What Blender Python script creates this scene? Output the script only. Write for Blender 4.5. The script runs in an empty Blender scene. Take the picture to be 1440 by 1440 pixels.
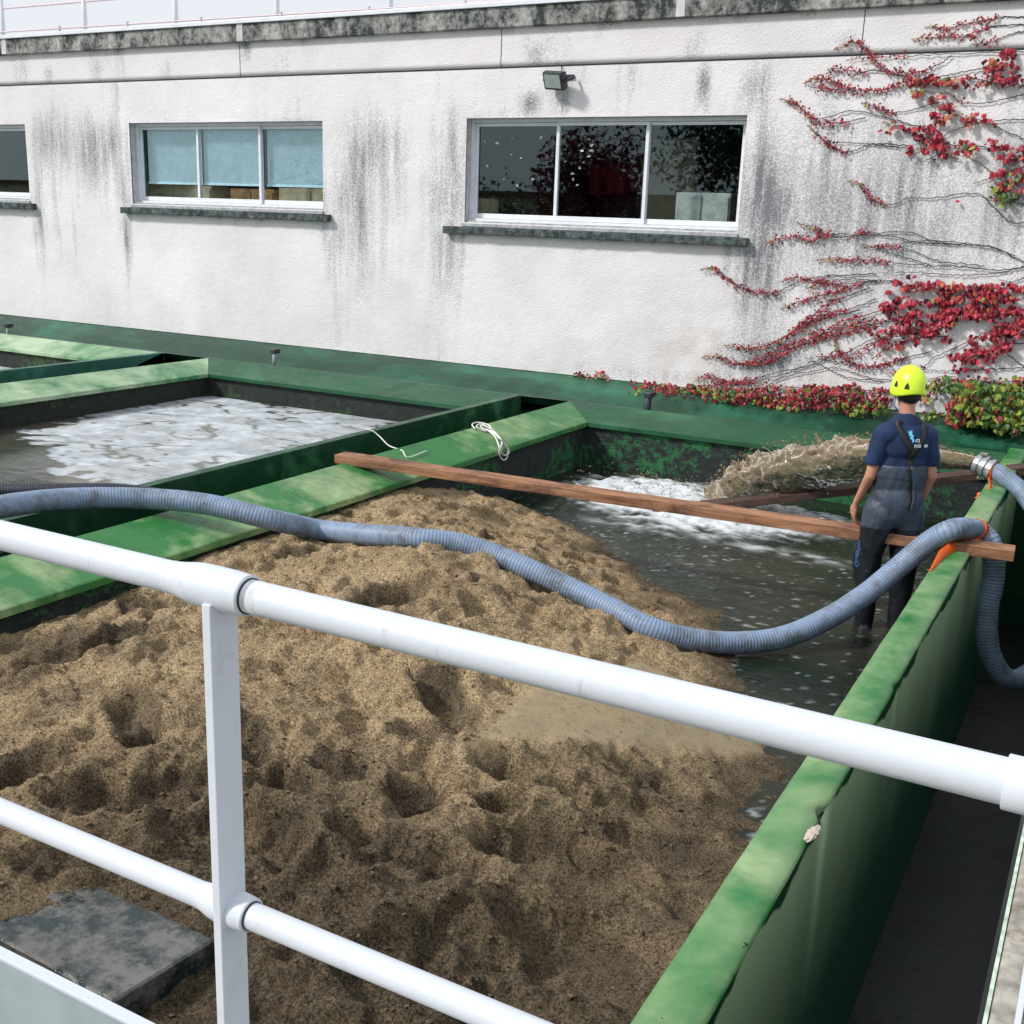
import bpy, bmesh, math, random
import numpy as np
from mathutils import Vector, Matrix, Quaternion
R = math.radians
random.seed(7); rng = np.random.default_rng(11)
scene = bpy.context.scene
COL = scene.collection

# ------------------------------------------------------------------ camera
YAW, PITCH, ROLL, FPX = 4.96448105e-01, 2.56565449e-01, 3.63554931e-02, 1564.11115   # FPX for a 1440 px frame
fw = Vector((-math.sin(YAW)*math.cos(PITCH), math.cos(YAW)*math.cos(PITCH), -math.sin(PITCH)))
rt = fw.cross(Vector((0, 0, 1))).normalized(); up = rt.cross(fw)
rt2 = rt*math.cos(ROLL)+up*math.sin(ROLL); up2 = -rt*math.sin(ROLL)+up*math.cos(ROLL)
cam = bpy.data.cameras.new('camera'); cam_o = bpy.data.objects.new('camera', cam); COL.objects.link(cam_o)
cam.sensor_fit = 'HORIZONTAL'; cam.sensor_width = 36; cam.lens = FPX/1440*36
cam.clip_start = 0.05; cam.clip_end = 2000
cam_o.matrix_world = Matrix(((rt2.x, up2.x, -fw.x, 0), (rt2.y, up2.y, -fw.y, 0), (rt2.z, up2.z, -fw.z, 0), (0, 0, 0, 1)))
scene.camera = cam_o

# ------------------------------------------------------------------ light
SUN_EL, SUN_AZ = R(40), R(226)          # azimuth the light comes from, measured from +Y clockwise
w = bpy.data.worlds.new('World'); scene.world = w; w.use_nodes = True
wn = w.node_tree; wn.nodes.clear()
sky = wn.nodes.new('ShaderNodeTexSky'); sky.sky_type = 'NISHITA'; sky.sun_disc = False
sky.sun_elevation = SUN_EL; sky.sun_rotation = SUN_AZ; sky.air_density = 1.0; sky.dust_density = 3.0; sky.ozone_density = 1.0
veil = wn.nodes.new('ShaderNodeMix'); veil.data_type = 'RGBA'; veil.inputs['Factor'].default_value = 0.8
veil.inputs['B'].default_value = (12.2, 12.6, 13.3, 1)     # thin bright overcast in the sky's own units
bg = wn.nodes.new('ShaderNodeBackground'); bg.inputs['Strength'].default_value = 0.078
wo = wn.nodes.new('ShaderNodeOutputWorld')
wn.links.new(sky.outputs[0], veil.inputs['A']); wn.links.new(veil.outputs['Result'], bg.inputs['Color']); wn.links.new(bg.outputs[0], wo.inputs[0])
sd = bpy.data.lights.new('sun', 'SUN'); sd.energy = 3.1; sd.angle = R(7); sd.color = (1.0, .97, .925)
so = bpy.data.objects.new('sun', sd); COL.objects.link(so)
sdir = Vector((math.sin(SUN_AZ)*math.cos(SUN_EL), math.cos(SUN_AZ)*math.cos(SUN_EL), math.sin(SUN_EL)))
so.rotation_euler = sdir.to_track_quat('Z', 'Y').to_euler()
scene.view_settings.view_transform = 'Standard'; scene.view_settings.look = 'None'
scene.view_settings.exposure = 0.05; scene.view_settings.gamma = 1.0

# ------------------------------------------------------------------ measured levels
ZR, ZW, ZF = -2.058, -2.706, -2.50      # tank rim, water in the sand tank, water in the foam tanks
YB = 13.3                               # building face
YR, ZWK = 1.0, -1.40                    # railing line, walkway level
def ray(px, py):
    a, b = (px-720)/FPX, (720-py)/FPX
    return fw + rt2*a + up2*b
def at(px, py, x=None, y=None, z=None):  # a picture point on a known plane of the place
    r = ray(px, py)
    t = x/r.x if x is not None else (y/r.y if y is not None else z/r.z)
    return r*t

# ------------------------------------------------------------------ object helpers
def tag(o, label, cat, group=None, kind=None):
    o['label'] = label; o['category'] = cat
    if group: o['group'] = group
    if kind: o['kind'] = kind
    return o
def thing(name, label, cat, loc=(0, 0, 0), rz=0, group=None):
    o = bpy.data.objects.new(name, None); COL.objects.link(o); o.location = loc; o.rotation_euler = (0, 0, rz)
    o.empty_display_size = .1
    return tag(o, label, cat, group)
def obj(name, me, mat, parent=None, smooth=False, loc=None):
    if isinstance(me, bmesh.types.BMesh):
        bm = me; me = bpy.data.meshes.new(name); bm.normal_update(); bm.to_mesh(me); bm.free()
    o = bpy.data.objects.new(name, me); COL.objects.link(o)
    for m in (mat if isinstance(mat, (list, tuple)) else [mat]): me.materials.append(m)
    if smooth: me.polygons.foreach_set('use_smooth', [True]*len(me.polygons))
    if parent: o.parent = parent
    if loc is not None: o.location = loc
    return o
def mesh_np(name, V, F):
    me = bpy.data.meshes.new(name); V = np.asarray(V, float)
    me.from_pydata(V.tolist(), [], [tuple(int(i) for i in f) for f in F]); me.update(); return me
def grid_mesh(name, X, Y, Z, keep=None):
    # X, Y, Z 2-D arrays; fast quad grid
    n, m = X.shape; V = np.stack([X, Y, Z], -1).reshape(-1, 3)
    i = np.arange(n*m).reshape(n, m)
    F = np.stack([i[:-1, :-1], i[:-1, 1:], i[1:, 1:], i[1:, :-1]], -1)
    F = F.reshape(-1, 4) if keep is None else F[keep]
    me = bpy.data.meshes.new(name)
    me.vertices.add(len(V)); me.vertices.foreach_set('co', V.ravel())
    me.loops.add(len(F)*4); me.loops.foreach_set('vertex_index', F.ravel().astype(np.int32))
    me.polygons.add(len(F)); me.polygons.foreach_set('loop_start', np.arange(0, len(F)*4, 4, dtype=np.int32))
    me.polygons.foreach_set('use_smooth', np.ones(len(F), bool))
    me.update(calc_edges=True); me.validate(); return me
def attr(me, name, vals):
    a = me.attributes.new(name, 'FLOAT', 'POINT'); a.data.foreach_set('value', np.asarray(vals, np.float32).ravel())
def box(bm, x0, x1, y0, y1, z0, z1, bev=0, rot=None):
    m = Matrix.Translation(((x0+x1)/2, (y0+y1)/2, (z0+z1)/2)) @ Matrix.Diagonal((abs(x1-x0), abs(y1-y0), abs(z1-z0), 1))
    if rot is not None: m = rot @ m
    r = bmesh.ops.create_cube(bm, size=1, matrix=m)
    if bev:
        es = list({e for v in r['verts'] for e in v.link_edges})
        bmesh.ops.bevel(bm, geom=es, offset=bev, segments=2, affect='EDGES', profile=.5)
def prism(bm, prof, axis, a0, a1):
    # extrude polygon prof along an axis ('x' -> (y,z) profile, 'y' -> (x,z) profile)
    def P(p, a): return (a, p[0], p[1]) if axis == 'x' else (p[0], a, p[1])
    A = [bm.verts.new(P(p, a0)) for p in prof]; B = [bm.verts.new(P(p, a1)) for p in prof]
    n = len(prof)
    for i in range(n): bm.faces.new((A[i], A[(i+1) % n], B[(i+1) % n], B[i]))
    bm.faces.new(A[::-1]); bm.faces.new(B)
    bmesh.ops.recalc_face_normals(bm, faces=bm.faces)
def catmull(P, n):
    P = np.asarray(P, float); Q = np.vstack([2*P[0]-P[1], P, 2*P[-1]-P[-2]]); out = []
    for i in range(1, len(Q)-2):
        t = np.linspace(0, 1, n, endpoint=False)[:, None]
        a, b, c, d = Q[i-1], Q[i], Q[i+1], Q[i+2]
        out.append(.5*((2*b)+(c-a)*t+(2*a-5*b+4*c-d)*t**2+(3*b-a-3*c+d)*t**3))
    out.append(P[-1:]); return np.vstack(out)
def resample(P, step):
    P = np.asarray(P); d = np.r_[0, np.cumsum(np.linalg.norm(np.diff(P, axis=0), axis=1))]
    s = np.linspace(0, d[-1], max(2, int(d[-1]/step)+1))
    return np.stack([np.interp(s, d, P[:, k]) for k in range(3)], 1), s
def sweep(P, rad, n=12, caps=True, flat=None):
    """tube along P; rad scalar or per-point; returns V, F"""
    P = np.asarray(P, float); N = len(P); rad = np.broadcast_to(np.asarray(rad, float), (N,))
    T = np.gradient(P, axis=0); T /= np.linalg.norm(T, axis=1)[:, None]+1e-12
    u = np.cross(T[0], [0, 0, 1.]);
    if np.linalg.norm(u) < 1e-3: u = np.cross(T[0], [1., 0, 0])
    u /= np.linalg.norm(u); U = [u]
    for i in range(1, N):
        u = U[-1]-T[i]*np.dot(U[-1], T[i]); U.append(u/np.linalg.norm(u))
    U = np.array(U); W = np.cross(T, U)
    a = np.linspace(0, 2*np.pi, n, endpoint=False); ca, sa = np.cos(a), np.sin(a)
    if flat is not None: ca, sa = ca*flat[0], sa*flat[1]
    V = P[:, None, :]+rad[:, None, None]*(ca[None, :, None]*U[:, None, :]+sa[None, :, None]*W[:, None, :])
    V = V.reshape(-1, 3); F = []
    for i in range(N-1):
        b = i*n
        for k in range(n):
            k2 = (k+1) % n; F.append((b+k, b+k2, b+n+k2, b+n+k))
    if caps: F.append(tuple(range(n-1, -1, -1))); F.append(tuple(range((N-1)*n, N*n)))
    return V, F
def join(parts):
    V = []; F = []; o = 0
    for v, f in parts:
        V.append(np.asarray(v)); F += [tuple(i+o for i in q) for q in f]; o += len(v)
    return np.vstack(V), F
def tube_obj(name, P, rad, mat, parent=None, n=12, **k):
    V, F = sweep(P, rad, n, **k); return obj(name, mesh_np(name, V, F), mat, parent, smooth=True)

# ------------------------------------------------------------------ numpy noise
_perm = rng.permutation(512); _perm = np.r_[_perm, _perm, _perm]
_g2 = rng.normal(size=(512, 3)); _g2 /= np.linalg.norm(_g2, axis=1)[:, None]
def perlin(x, y, z=0.0):
    x, y, z = np.broadcast_arrays(np.asarray(x, float), np.asarray(y, float), np.asarray(z, float))
    xi, yi, zi = np.floor(x).astype(int), np.floor(y).astype(int), np.floor(z).astype(int)
    xf, yf, zf = x-xi, y-yi, z-zi
    f = lambda t: t*t*t*(t*(t*6-15)+10)
    u, v, q = f(xf), f(yf), f(zf); out = 0
    for dx in (0, 1):
        for dy in (0, 1):
            for dz in (0, 1):
                h = _perm[_perm[_perm[(xi+dx) & 511]+((yi+dy) & 511)]+((zi+dz) & 511)]
                g = _g2[h]; d = g[..., 0]*(xf-dx)+g[..., 1]*(yf-dy)+g[..., 2]*(zf-dz)
                out = out+d*np.where(dx, u, 1-u)*np.where(dy, v, 1-v)*np.where(dz, q, 1-q)
    return out*1.6
def fbm(x, y, z=0.0, o=4, g=.5, ridge=False):
    s = 0; a = 1; t = 0
    for k in range(o):
        n = perlin(x*2**k+17.3*k, y*2**k-9.1*k, np.asarray(z)*2**k)
        if ridge: n = 1-2*np.abs(n)
        s = s+a*n; t += a; a *= g
    return s/t
def sstep(a, b, x): t = np.clip((x-a)/(b-a), 0, 1); return t*t*(3-2*t)

# ------------------------------------------------------------------ materials
def new_mat(name):
    m = bpy.data.materials.new(name); m.use_nodes = True; nt = m.node_tree
    return m, nt, nt.nodes['Principled BSDF']
class NT:
    def __init__(s, nt): s.nt = nt; s.pos = None
    def n(s, t, **k):
        x = s.nt.nodes.new(t)
        for a, v in k.items(): setattr(x, a, v)
        return x
    def l(s, a, b): s.nt.links.new(a, b)
    def P(s, scale=(1, 1, 1)):
        if s.pos is None: s.pos = s.n('ShaderNodeNewGeometry').outputs['Position']
        if scale == (1, 1, 1): return s.pos
        m = s.n('ShaderNodeVectorMath', operation='MULTIPLY'); s.l(s.pos, m.inputs[0]); m.inputs[1].default_value = scale
        return m.outputs[0]
    def noise(s, sc, det=4, rough=.55, stretch=(1, 1, 1), dist=0, vec=None):
        x = s.n('ShaderNodeTexNoise'); x.inputs['Scale'].default_value = sc; x.inputs['Detail'].default_value = det
        x.inputs['Roughness'].default_value = rough; x.inputs['Distortion'].default_value = dist
        s.l(vec if vec is not None else s.P(stretch), x.inputs['Vector']); return x.outputs['Fac']
    def ramp(s, f, pts):
        x = s.n('ShaderNodeValToRGB'); e = x.color_ramp.elements
        while len(e) < len(pts): e.new(.5)
        for i, (p, c) in enumerate(pts):
            e[i].position = p; e[i].color = (c, c, c, 1) if not hasattr(c, '__len__') else tuple(c)+(1,)
        s.l(f, x.inputs[0]); return x.outputs[0]
    def mix(s, f, a, b, mode='MIX'):
        x = s.n('ShaderNodeMix', data_type='RGBA', blend_type=mode)
        for inp, v in (('Factor', f), ('A', a), ('B', b)):
            if hasattr(v, 'is_linked') or hasattr(v, 'links'): s.l(v, x.inputs[inp])
            elif inp == 'Factor': x.inputs[inp].default_value = v
            else: x.inputs[inp].default_value = tuple(v)+(1,)
        return x.outputs['Result']
    def math(s, op, a, b=None):
        x = s.n('ShaderNodeMath', operation=op)
        for i, v in enumerate((a, b)):
            if v is None: continue
            if hasattr(v, 'links'): s.l(v, x.inputs[i])
            else: x.inputs[i].default_value = v
        return x.outputs[0]
    def bump(s, h, st, dist, prev=None):
        x = s.n('ShaderNodeBump'); x.inputs['Strength'].default_value = st; x.inputs['Distance'].default_value = dist
        s.l(h, x.inputs['Height'])
        if prev: s.l(prev, x.inputs['Normal'])
        return x.outputs[0]
    def at(s, name):
        x = s.n('ShaderNodeAttribute', attribute_name=name); return x.outputs['Fac']
def simple(name, col, rough=.6, metal=0, var=.15, sc=8, bump=0, bsc=60, dirt=None, dirt_amt=.5, dsc=3, spec=None):
    m, nt, b = new_mat(name); T = NT(nt)
    c2 = tuple(max(0, v*(1-var)) for v in col); c3 = tuple(min(1, v*(1+var)) for v in col)
    c = T.mix(T.ramp(T.noise(sc), [(.35, 0), (.65, 1)]), c2, c3)
    if dirt is not None:
        d = T.math('MULTIPLY', T.ramp(T.noise(dsc, 6, .7), [(.5, 0), (.7, 1)]), dirt_amt); c = T.mix(d, c, dirt)
    T.l(c, b.inputs['Base Color']); b.inputs['Roughness'].default_value = rough; b.inputs['Metallic'].default_value = metal
    if spec is not None: b.inputs['Specular IOR Level'].default_value = spec
    if bump: T.l(T.bump(T.noise(bsc, 3), bump, .01), b.inputs['Normal'])
    return m

def m_render():           # roughcast render of the building, stain held in the 'stain' attribute
    m, nt, b = new_mat('roughcast_render'); T = NT(nt)
    base = T.mix(T.ramp(T.noise(1.1, 3), [(.35, 0), (.65, 1)]), (.72, .705, .72), (.83, .82, .84))
    base = T.mix(T.math('MULTIPLY', T.ramp(T.noise(.55, 3), [(.45, 0), (.7, 1)]), .4), base, (.68, .64, .63))
    fine = T.noise(60, 4, .7)
    streak = T.noise(1, 6, .7, stretch=(7, 1, .8))
    st = T.math('MULTIPLY', T.at('stain'), T.ramp(streak, [(.28, .25), (.62, 1.25)]))
    v = T.n('ShaderNodeTexVoronoi'); v.inputs['Scale'].default_value = 42; T.l(T.P(), v.inputs['Vector'])
    grain = T.math('ADD', T.math('MULTIPLY', v.outputs['Distance'], .9), T.math('MULTIPLY', fine, .75))
    thr = T.math('SUBTRACT', T.math('MULTIPLY', st, .95), T.math('MULTIPLY', T.math('SUBTRACT', grain, .70), .85))
    thr = T.math('MULTIPLY', T.ramp(thr, [(.02, 0), (1.25, 1)]), .88)
    thr = T.math('MULTIPLY', thr, T.ramp(st, [(.0, 0), (.3, 1)]))
    c = T.mix(thr, base, (.12, .13, .145))
    c = T.mix(T.math('MULTIPLY', T.at('tan'), T.ramp(fine, [(.35, .3), (.65, 1)])), c, (.36, .27, .17))
    specks = T.math('MULTIPLY', T.ramp(T.noise(22, 5, .8), [(.66, 0), (.72, 1)]), T.ramp(T.noise(1.7, 2), [(.42, 0), (.65, .8)]))
    c = T.mix(specks, c, (.10, .11, .11))
    T.l(c, b.inputs['Base Color']); b.inputs['Roughness'].default_value = .95; b.inputs['Specular IOR Level'].default_value = .2
    n1 = T.bump(v.outputs['Distance'], .35, .009)
    T.l(T.bump(fine, .5, .008, n1), b.inputs['Normal']); return m
def m_coping():
    m, nt, b = new_mat('weathered_concrete'); T = NT(nt)
    s = T.noise(1, 6, .7, stretch=(3.2, 1, 2.0)); s2 = T.noise(14, 5, .75)
    f = T.ramp(T.math('ADD', T.math('MULTIPLY', s, .65), T.math('MULTIPLY', s2, .35)), [(.44, 0), (.62, 1)])
    c = T.mix(f, (.03, .038, .038), (.46, .46, .44))
    c = T.mix(T.ramp(T.noise(30, 4, .8), [(.62, 0), (.72, .6)]), c, (.30, .25, .08))
    T.l(c, b.inputs['Base Color']); b.inputs['Roughness'].default_value = .95
    T.l(T.bump(s2, .6, .01), b.inputs['Normal']); return m
def m_sill():
    m, nt, b = new_mat('mossy_sill_concrete'); T = NT(nt)
    s2 = T.noise(9, 6, .75)
    c = T.mix(T.ramp(s2, [(.42, 0), (.66, 1)]), (.02, .032, .036), (.13, .16, .16))
    c = T.mix(T.ramp(T.noise(12, 4, .8), [(.6, 0), (.68, .8)]), c, (.30, .25, .04))
    T.l(c, b.inputs['Base Color']); b.inputs['Roughness'].default_value = .95
    T.l(T.bump(s2, .8, .02), b.inputs['Normal']); return m
def m_green(name, g=(.03, .20, .085), pale=(.40, .52, .36), lo=.48, hi=.62, dark=(.008, .045, .022), dk=.0, sx=(1, 1, 1), sc=1.3, rough=.42, top=None):
    m, nt, b = new_mat(name); T = NT(nt)
    n = T.noise(sc, 5, .6, stretch=sx, dist=.6); n2 = T.noise(5, 6, .7)
    mixn = T.math('ADD', T.math('MULTIPLY', n, .72), T.math('MULTIPLY', n2, .28))
    c = T.mix(T.ramp(mixn, [(lo, 0), (hi, 1)]), g, pale)
    c = T.mix(T.math('MULTIPLY', T.ramp(T.noise(2.3, 5, .7, stretch=(1, 1, .6)), [(.5, 0), (.68, 1)]), dk), c, dark)
    c = T.mix(T.ramp(T.noise(26, 3, .6), [(.71, 0), (.74, 1)]), c, (.02, .03, .02))
    T.l(c, b.inputs['Base Color']); T.l(T.ramp(n2, [(.3, rough-.14), (.7, rough+.18)]), b.inputs['Roughness'])
    T.l(T.bump(n2, .25, .01, T.bump(T.noise(70, 3), .12, .004)), b.inputs['Normal']); return m
def m_wallface():         # outer face of the near wall: occlusion painted in, pale top to dark foot, darker runs near the edge
    m, nt, b = new_mat('painted_channel_face'); T = NT(nt)
    sep = T.n('ShaderNodeSeparateXYZ'); T.l(T.P(), sep.inputs[0])
    z = T.math('ADD', sep.outputs['Z'], T.math('MULTIPLY', T.math('SUBTRACT', T.noise(1, 5, .6, stretch=(1, 2.0, .25)), .5), .55))
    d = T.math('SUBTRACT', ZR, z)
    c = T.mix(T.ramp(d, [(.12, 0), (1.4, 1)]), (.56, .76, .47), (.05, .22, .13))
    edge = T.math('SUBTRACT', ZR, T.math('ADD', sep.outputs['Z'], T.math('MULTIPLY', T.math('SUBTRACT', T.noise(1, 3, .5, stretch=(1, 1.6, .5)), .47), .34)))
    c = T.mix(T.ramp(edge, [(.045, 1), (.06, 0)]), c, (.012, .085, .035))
    c = T.mix(T.ramp(T.noise(40, 3), [(.72, 0), (.76, 1)]), c, (.03, .04, .03))
    T.l(c, b.inputs['Base Color']); b.inputs['Roughness'].default_value = .45
    T.l(T.bump(T.noise(6, 5), .2, .01), b.inputs['Normal']); return m
def m_moss(name='mossy_tank_concrete', amt=.53, dark=(.008, .012, .012), gr=(.02, .15, .05)):
    m, nt, b = new_mat(name); T = NT(nt)
    a = T.noise(1.1, 4); f = T.noise(13, 7, .78)
    c = T.mix(T.ramp(f, [(.35, 0), (.75, 1)]), dark, tuple(v*4 for v in dark))
    s = T.math('ADD', T.math('MULTIPLY', a, .5), T.math('MULTIPLY', f, .5))
    c = T.mix(T.ramp(s, [(amt-.02, 0), (amt+.03, 1)]), c, gr)
    c = T.mix(T.ramp(T.noise(34, 5, .8), [(.64, 0), (.7, .8)]), c, (.16, .19, .18))
    T.l(c, b.inputs['Base Color']); b.inputs['Roughness'].default_value = .8
    T.l(T.bump(f, .9, .03), b.inputs['Normal']); return m
def m_sand():
    m, nt, b = new_mat('wet_river_sand'); T = NT(nt)
    n1 = T.noise(3.2, 5, .6); n2 = T.noise(30, 6, .8); n3 = T.noise(95, 4, .8); n4 = T.noise(11, 5, .75)
    c = T.mix(T.ramp(n1, [(.35, 0), (.65, 1)]), (.24, .17, .092), (.41, .305, .175))
    c = T.mix(T.ramp(n4, [(.52, 0), (.66, .35)]), c, (.30, .21, .13))
    c = T.mix(T.ramp(n2, [(.52, 0), (.60, .6)]), c, (.15, .105, .068))
    c = T.mix(T.ramp(n3, [(.52, 0), (.58, .9)]), c, (.075, .052, .036))
    c = T.mix(T.ramp(n3, [(.39, .6), (.46, 0)]), c, (.64, .52, .33))
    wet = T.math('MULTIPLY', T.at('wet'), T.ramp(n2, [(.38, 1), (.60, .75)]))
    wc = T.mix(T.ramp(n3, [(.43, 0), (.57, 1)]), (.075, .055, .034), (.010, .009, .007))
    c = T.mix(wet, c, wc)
    c = T.mix(T.at('silt'), c, T.mix(T.ramp(n4, [(.45, 0), (.7, .6)]), (.33, .265, .165), (.19, .17, .11)))
    c = T.mix(T.math('MULTIPLY', T.at('silt'), T.ramp(n2, [(.57, 0), (.62, .8)])), c, (.08, .08, .06))
    T.l(c, b.inputs['Base Color'])
    T.l(T.ramp(wet, [(0, .92), (1, .7)]), b.inputs['Roughness']); b.inputs['Specular IOR Level'].default_value = .2
    amt = T.math('SUBTRACT', 1.0, T.math('MULTIPLY', T.at('silt'), .85))
    h = T.math('MULTIPLY', n2, amt)
    T.l(T.bump(T.math('MULTIPLY', n3, amt), .5, .005, T.bump(h, .6, .014)), b.inputs['Normal']); return m
def m_water(name, base, base2, rough=.06, foam=True, foamcol=(.62, .66, .68)):
    m, nt, b = new_mat(name); T = NT(nt)
    c = T.mix(T.ramp(T.noise(.7, 4), [(.4, 0), (.62, 1)]), base, base2)
    n = T.noise(9, 4, .6, stretch=(1, 2.2, 1))
    if foam:
        f = T.at('foam'); c = T.mix(f, c, foamcol)
        T.l(T.ramp(f, [(0, rough), (1, .7)]), b.inputs['Roughness'])
    else: b.inputs['Roughness'].default_value = rough
    T.l(c, b.inputs['Base Color']); b.inputs['IOR'].default_value = 1.33; b.inputs['Specular IOR Level'].default_value = .36
    T.l(T.bump(n, .5, .03), b.inputs['Normal']); return m
def m_foamtank():
    m, nt, b = new_mat('scum_on_settling_water'); T = NT(nt)
    c = T.mix(T.ramp(T.noise(.6, 3), [(.4, 0), (.6, 1)]), (.05, .055, .045), (.11, .10, .07))
    f = T.at('foam'); hol = T.noise(60, 4, .7)
    fc = T.mix(T.ramp(T.noise(4, 6, .7), [(.35, 0), (.7, 1)]), (.36, .40, .43), (.66, .70, .74))
    c = T.mix(f, c, fc)
    T.l(c, b.inputs['Base Color']); T.l(T.ramp(f, [(0, .08), (1, .75)]), b.inputs['Roughness'])
    b.inputs['IOR'].default_value = 1.33
    T.l(T.bump(f, .4, .01, T.bump(T.noise(7, 4, .6, stretch=(1, 2, 1)), .15, .02)), b.inputs['Normal']); return m
def m_wood(name, a, c_, end=(.1, .06, .04), ang=0.0):
    m, nt, b = new_mat(name); T = NT(nt)
    tc = T.n('ShaderNodeTexCoord').outputs['Object']
    mp = T.n('ShaderNodeMapping'); T.l(tc, mp.inputs[0]); mp.inputs['Scale'].default_value = (.5, 9, 9)
    n = T.noise(3, 6, .65, vec=mp.outputs[0], dist=.7)
    mp2 = T.n('ShaderNodeMapping'); T.l(tc, mp2.inputs[0]); mp2.inputs['Scale'].default_value = (1.2, 2, 2)
    n2 = T.noise(2.2, 5, .7, vec=mp2.outputs[0])
    c = T.mix(T.ramp(n, [(.35, 0), (.65, 1)]), a, c_)
    c = T.mix(T.ramp(n2, [(.5, 0), (.66, .85)]), c, end)
    T.l(c, b.inputs['Base Color']); b.inputs['Roughness'].default_value = .7
    T.l(T.bump(n, .35, .008), b.inputs['Normal']); return m
def m_hose(name, a, c_, dirt=(.10, .11, .11)):
    m, nt, b = new_mat(name); T = NT(nt)
    c = T.mix(T.at('rib'), c_, a)
    c = T.mix(T.ramp(T.noise(7, 6, .75), [(.46, 0), (.66, .85)]), c, dirt)
    c = T.mix(T.ramp(T.noise(18, 5, .8), [(.63, 0), (.68, .9)]), c, (.20, .16, .10))
    T.l(c, b.inputs['Base Color']); b.inputs['Roughness'].default_value = .5; return m
def m_leaf(name, c, tr=.15):
    m, nt, b = new_mat(name); T = NT(nt)
    d = tuple(v*.6 for v in c); T.l(T.mix(T.ramp(T.noise(14, 2), [(.35, 0), (.65, 1)]), d, c), b.inputs['Base Color'])
    b.inputs['Roughness'].default_value = .5; b.inputs['Subsurface Weight'].default_value = 0
    return m
def m_rail():
    m, nt, b = new_mat('white_powder_coated_tube'); T = NT(nt)
    n = T.noise(6, 6, .75, stretch=(.6, 1, 1)); 
    c = T.mix(T.ramp(n, [(.56, 0), (.74, .5)]), (.60, .645, .71), (.40, .42, .41))
    c = T.mix(T.ramp(T.noise(45, 4, .7, stretch=(1.2, 1, .25)), [(.70, 0), (.76, .6)]), c, (.22, .22, .18))
    sep = T.n('ShaderNodeSeparateXYZ'); T.l(T.n('ShaderNodeNewGeometry').outputs['Normal'], sep.inputs[0])
    algae = T.math('MULTIPLY', T.ramp(T.math('MULTIPLY', sep.outputs['Z'], -1), [(.55, 0), (.95, 1)]), T.ramp(T.noise(9, 5, .8), [(.38, 0), (.62, .7)]))
    c = T.mix(algae, c, (.20, .30, .26))
    c = T.mix(T.ramp(T.noise(5, 6, .85, stretch=(3, 1, .4)), [(.60, 0), (.68, .35)]), c, (.30, .28, .20))
    T.l(c, b.inputs['Base Color']); b.inputs['Roughness'].default_value = .5
    T.l(T.bump(T.noise(30, 4), .15, .004), b.inputs['Normal']); return m
def m_glass():
    m, nt, b = new_mat('window_glass'); T = NT(nt); nt.nodes.remove(b)
    tr = T.n('ShaderNodeBsdfTransparent'); tr.inputs[0].default_value = (.93, .965, .97, 1)
    gl = T.n('ShaderNodeBsdfGlossy'); gl.inputs['Roughness'].default_value = .012; gl.inputs[0].default_value = (.72, .93, 1, 1)
    fr = T.n('ShaderNodeFresnel'); fr.inputs[0].default_value = 1.55
    f = T.math('MULTIPLY', T.math('MULTIPLY', fr.outputs[0], 1.9), T.math('SUBTRACT', 1.0, T.n('ShaderNodeNewGeometry').outputs['Backfacing']))
    mx = T.n('ShaderNodeMixShader'); T.l(f, mx.inputs[0]); T.l(tr.outputs[0], mx.inputs[1]); T.l(gl.outputs[0], mx.inputs[2])
    T.l(mx.outputs[0], nt.nodes['Material Output'].inputs['Surface']); return m

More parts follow.
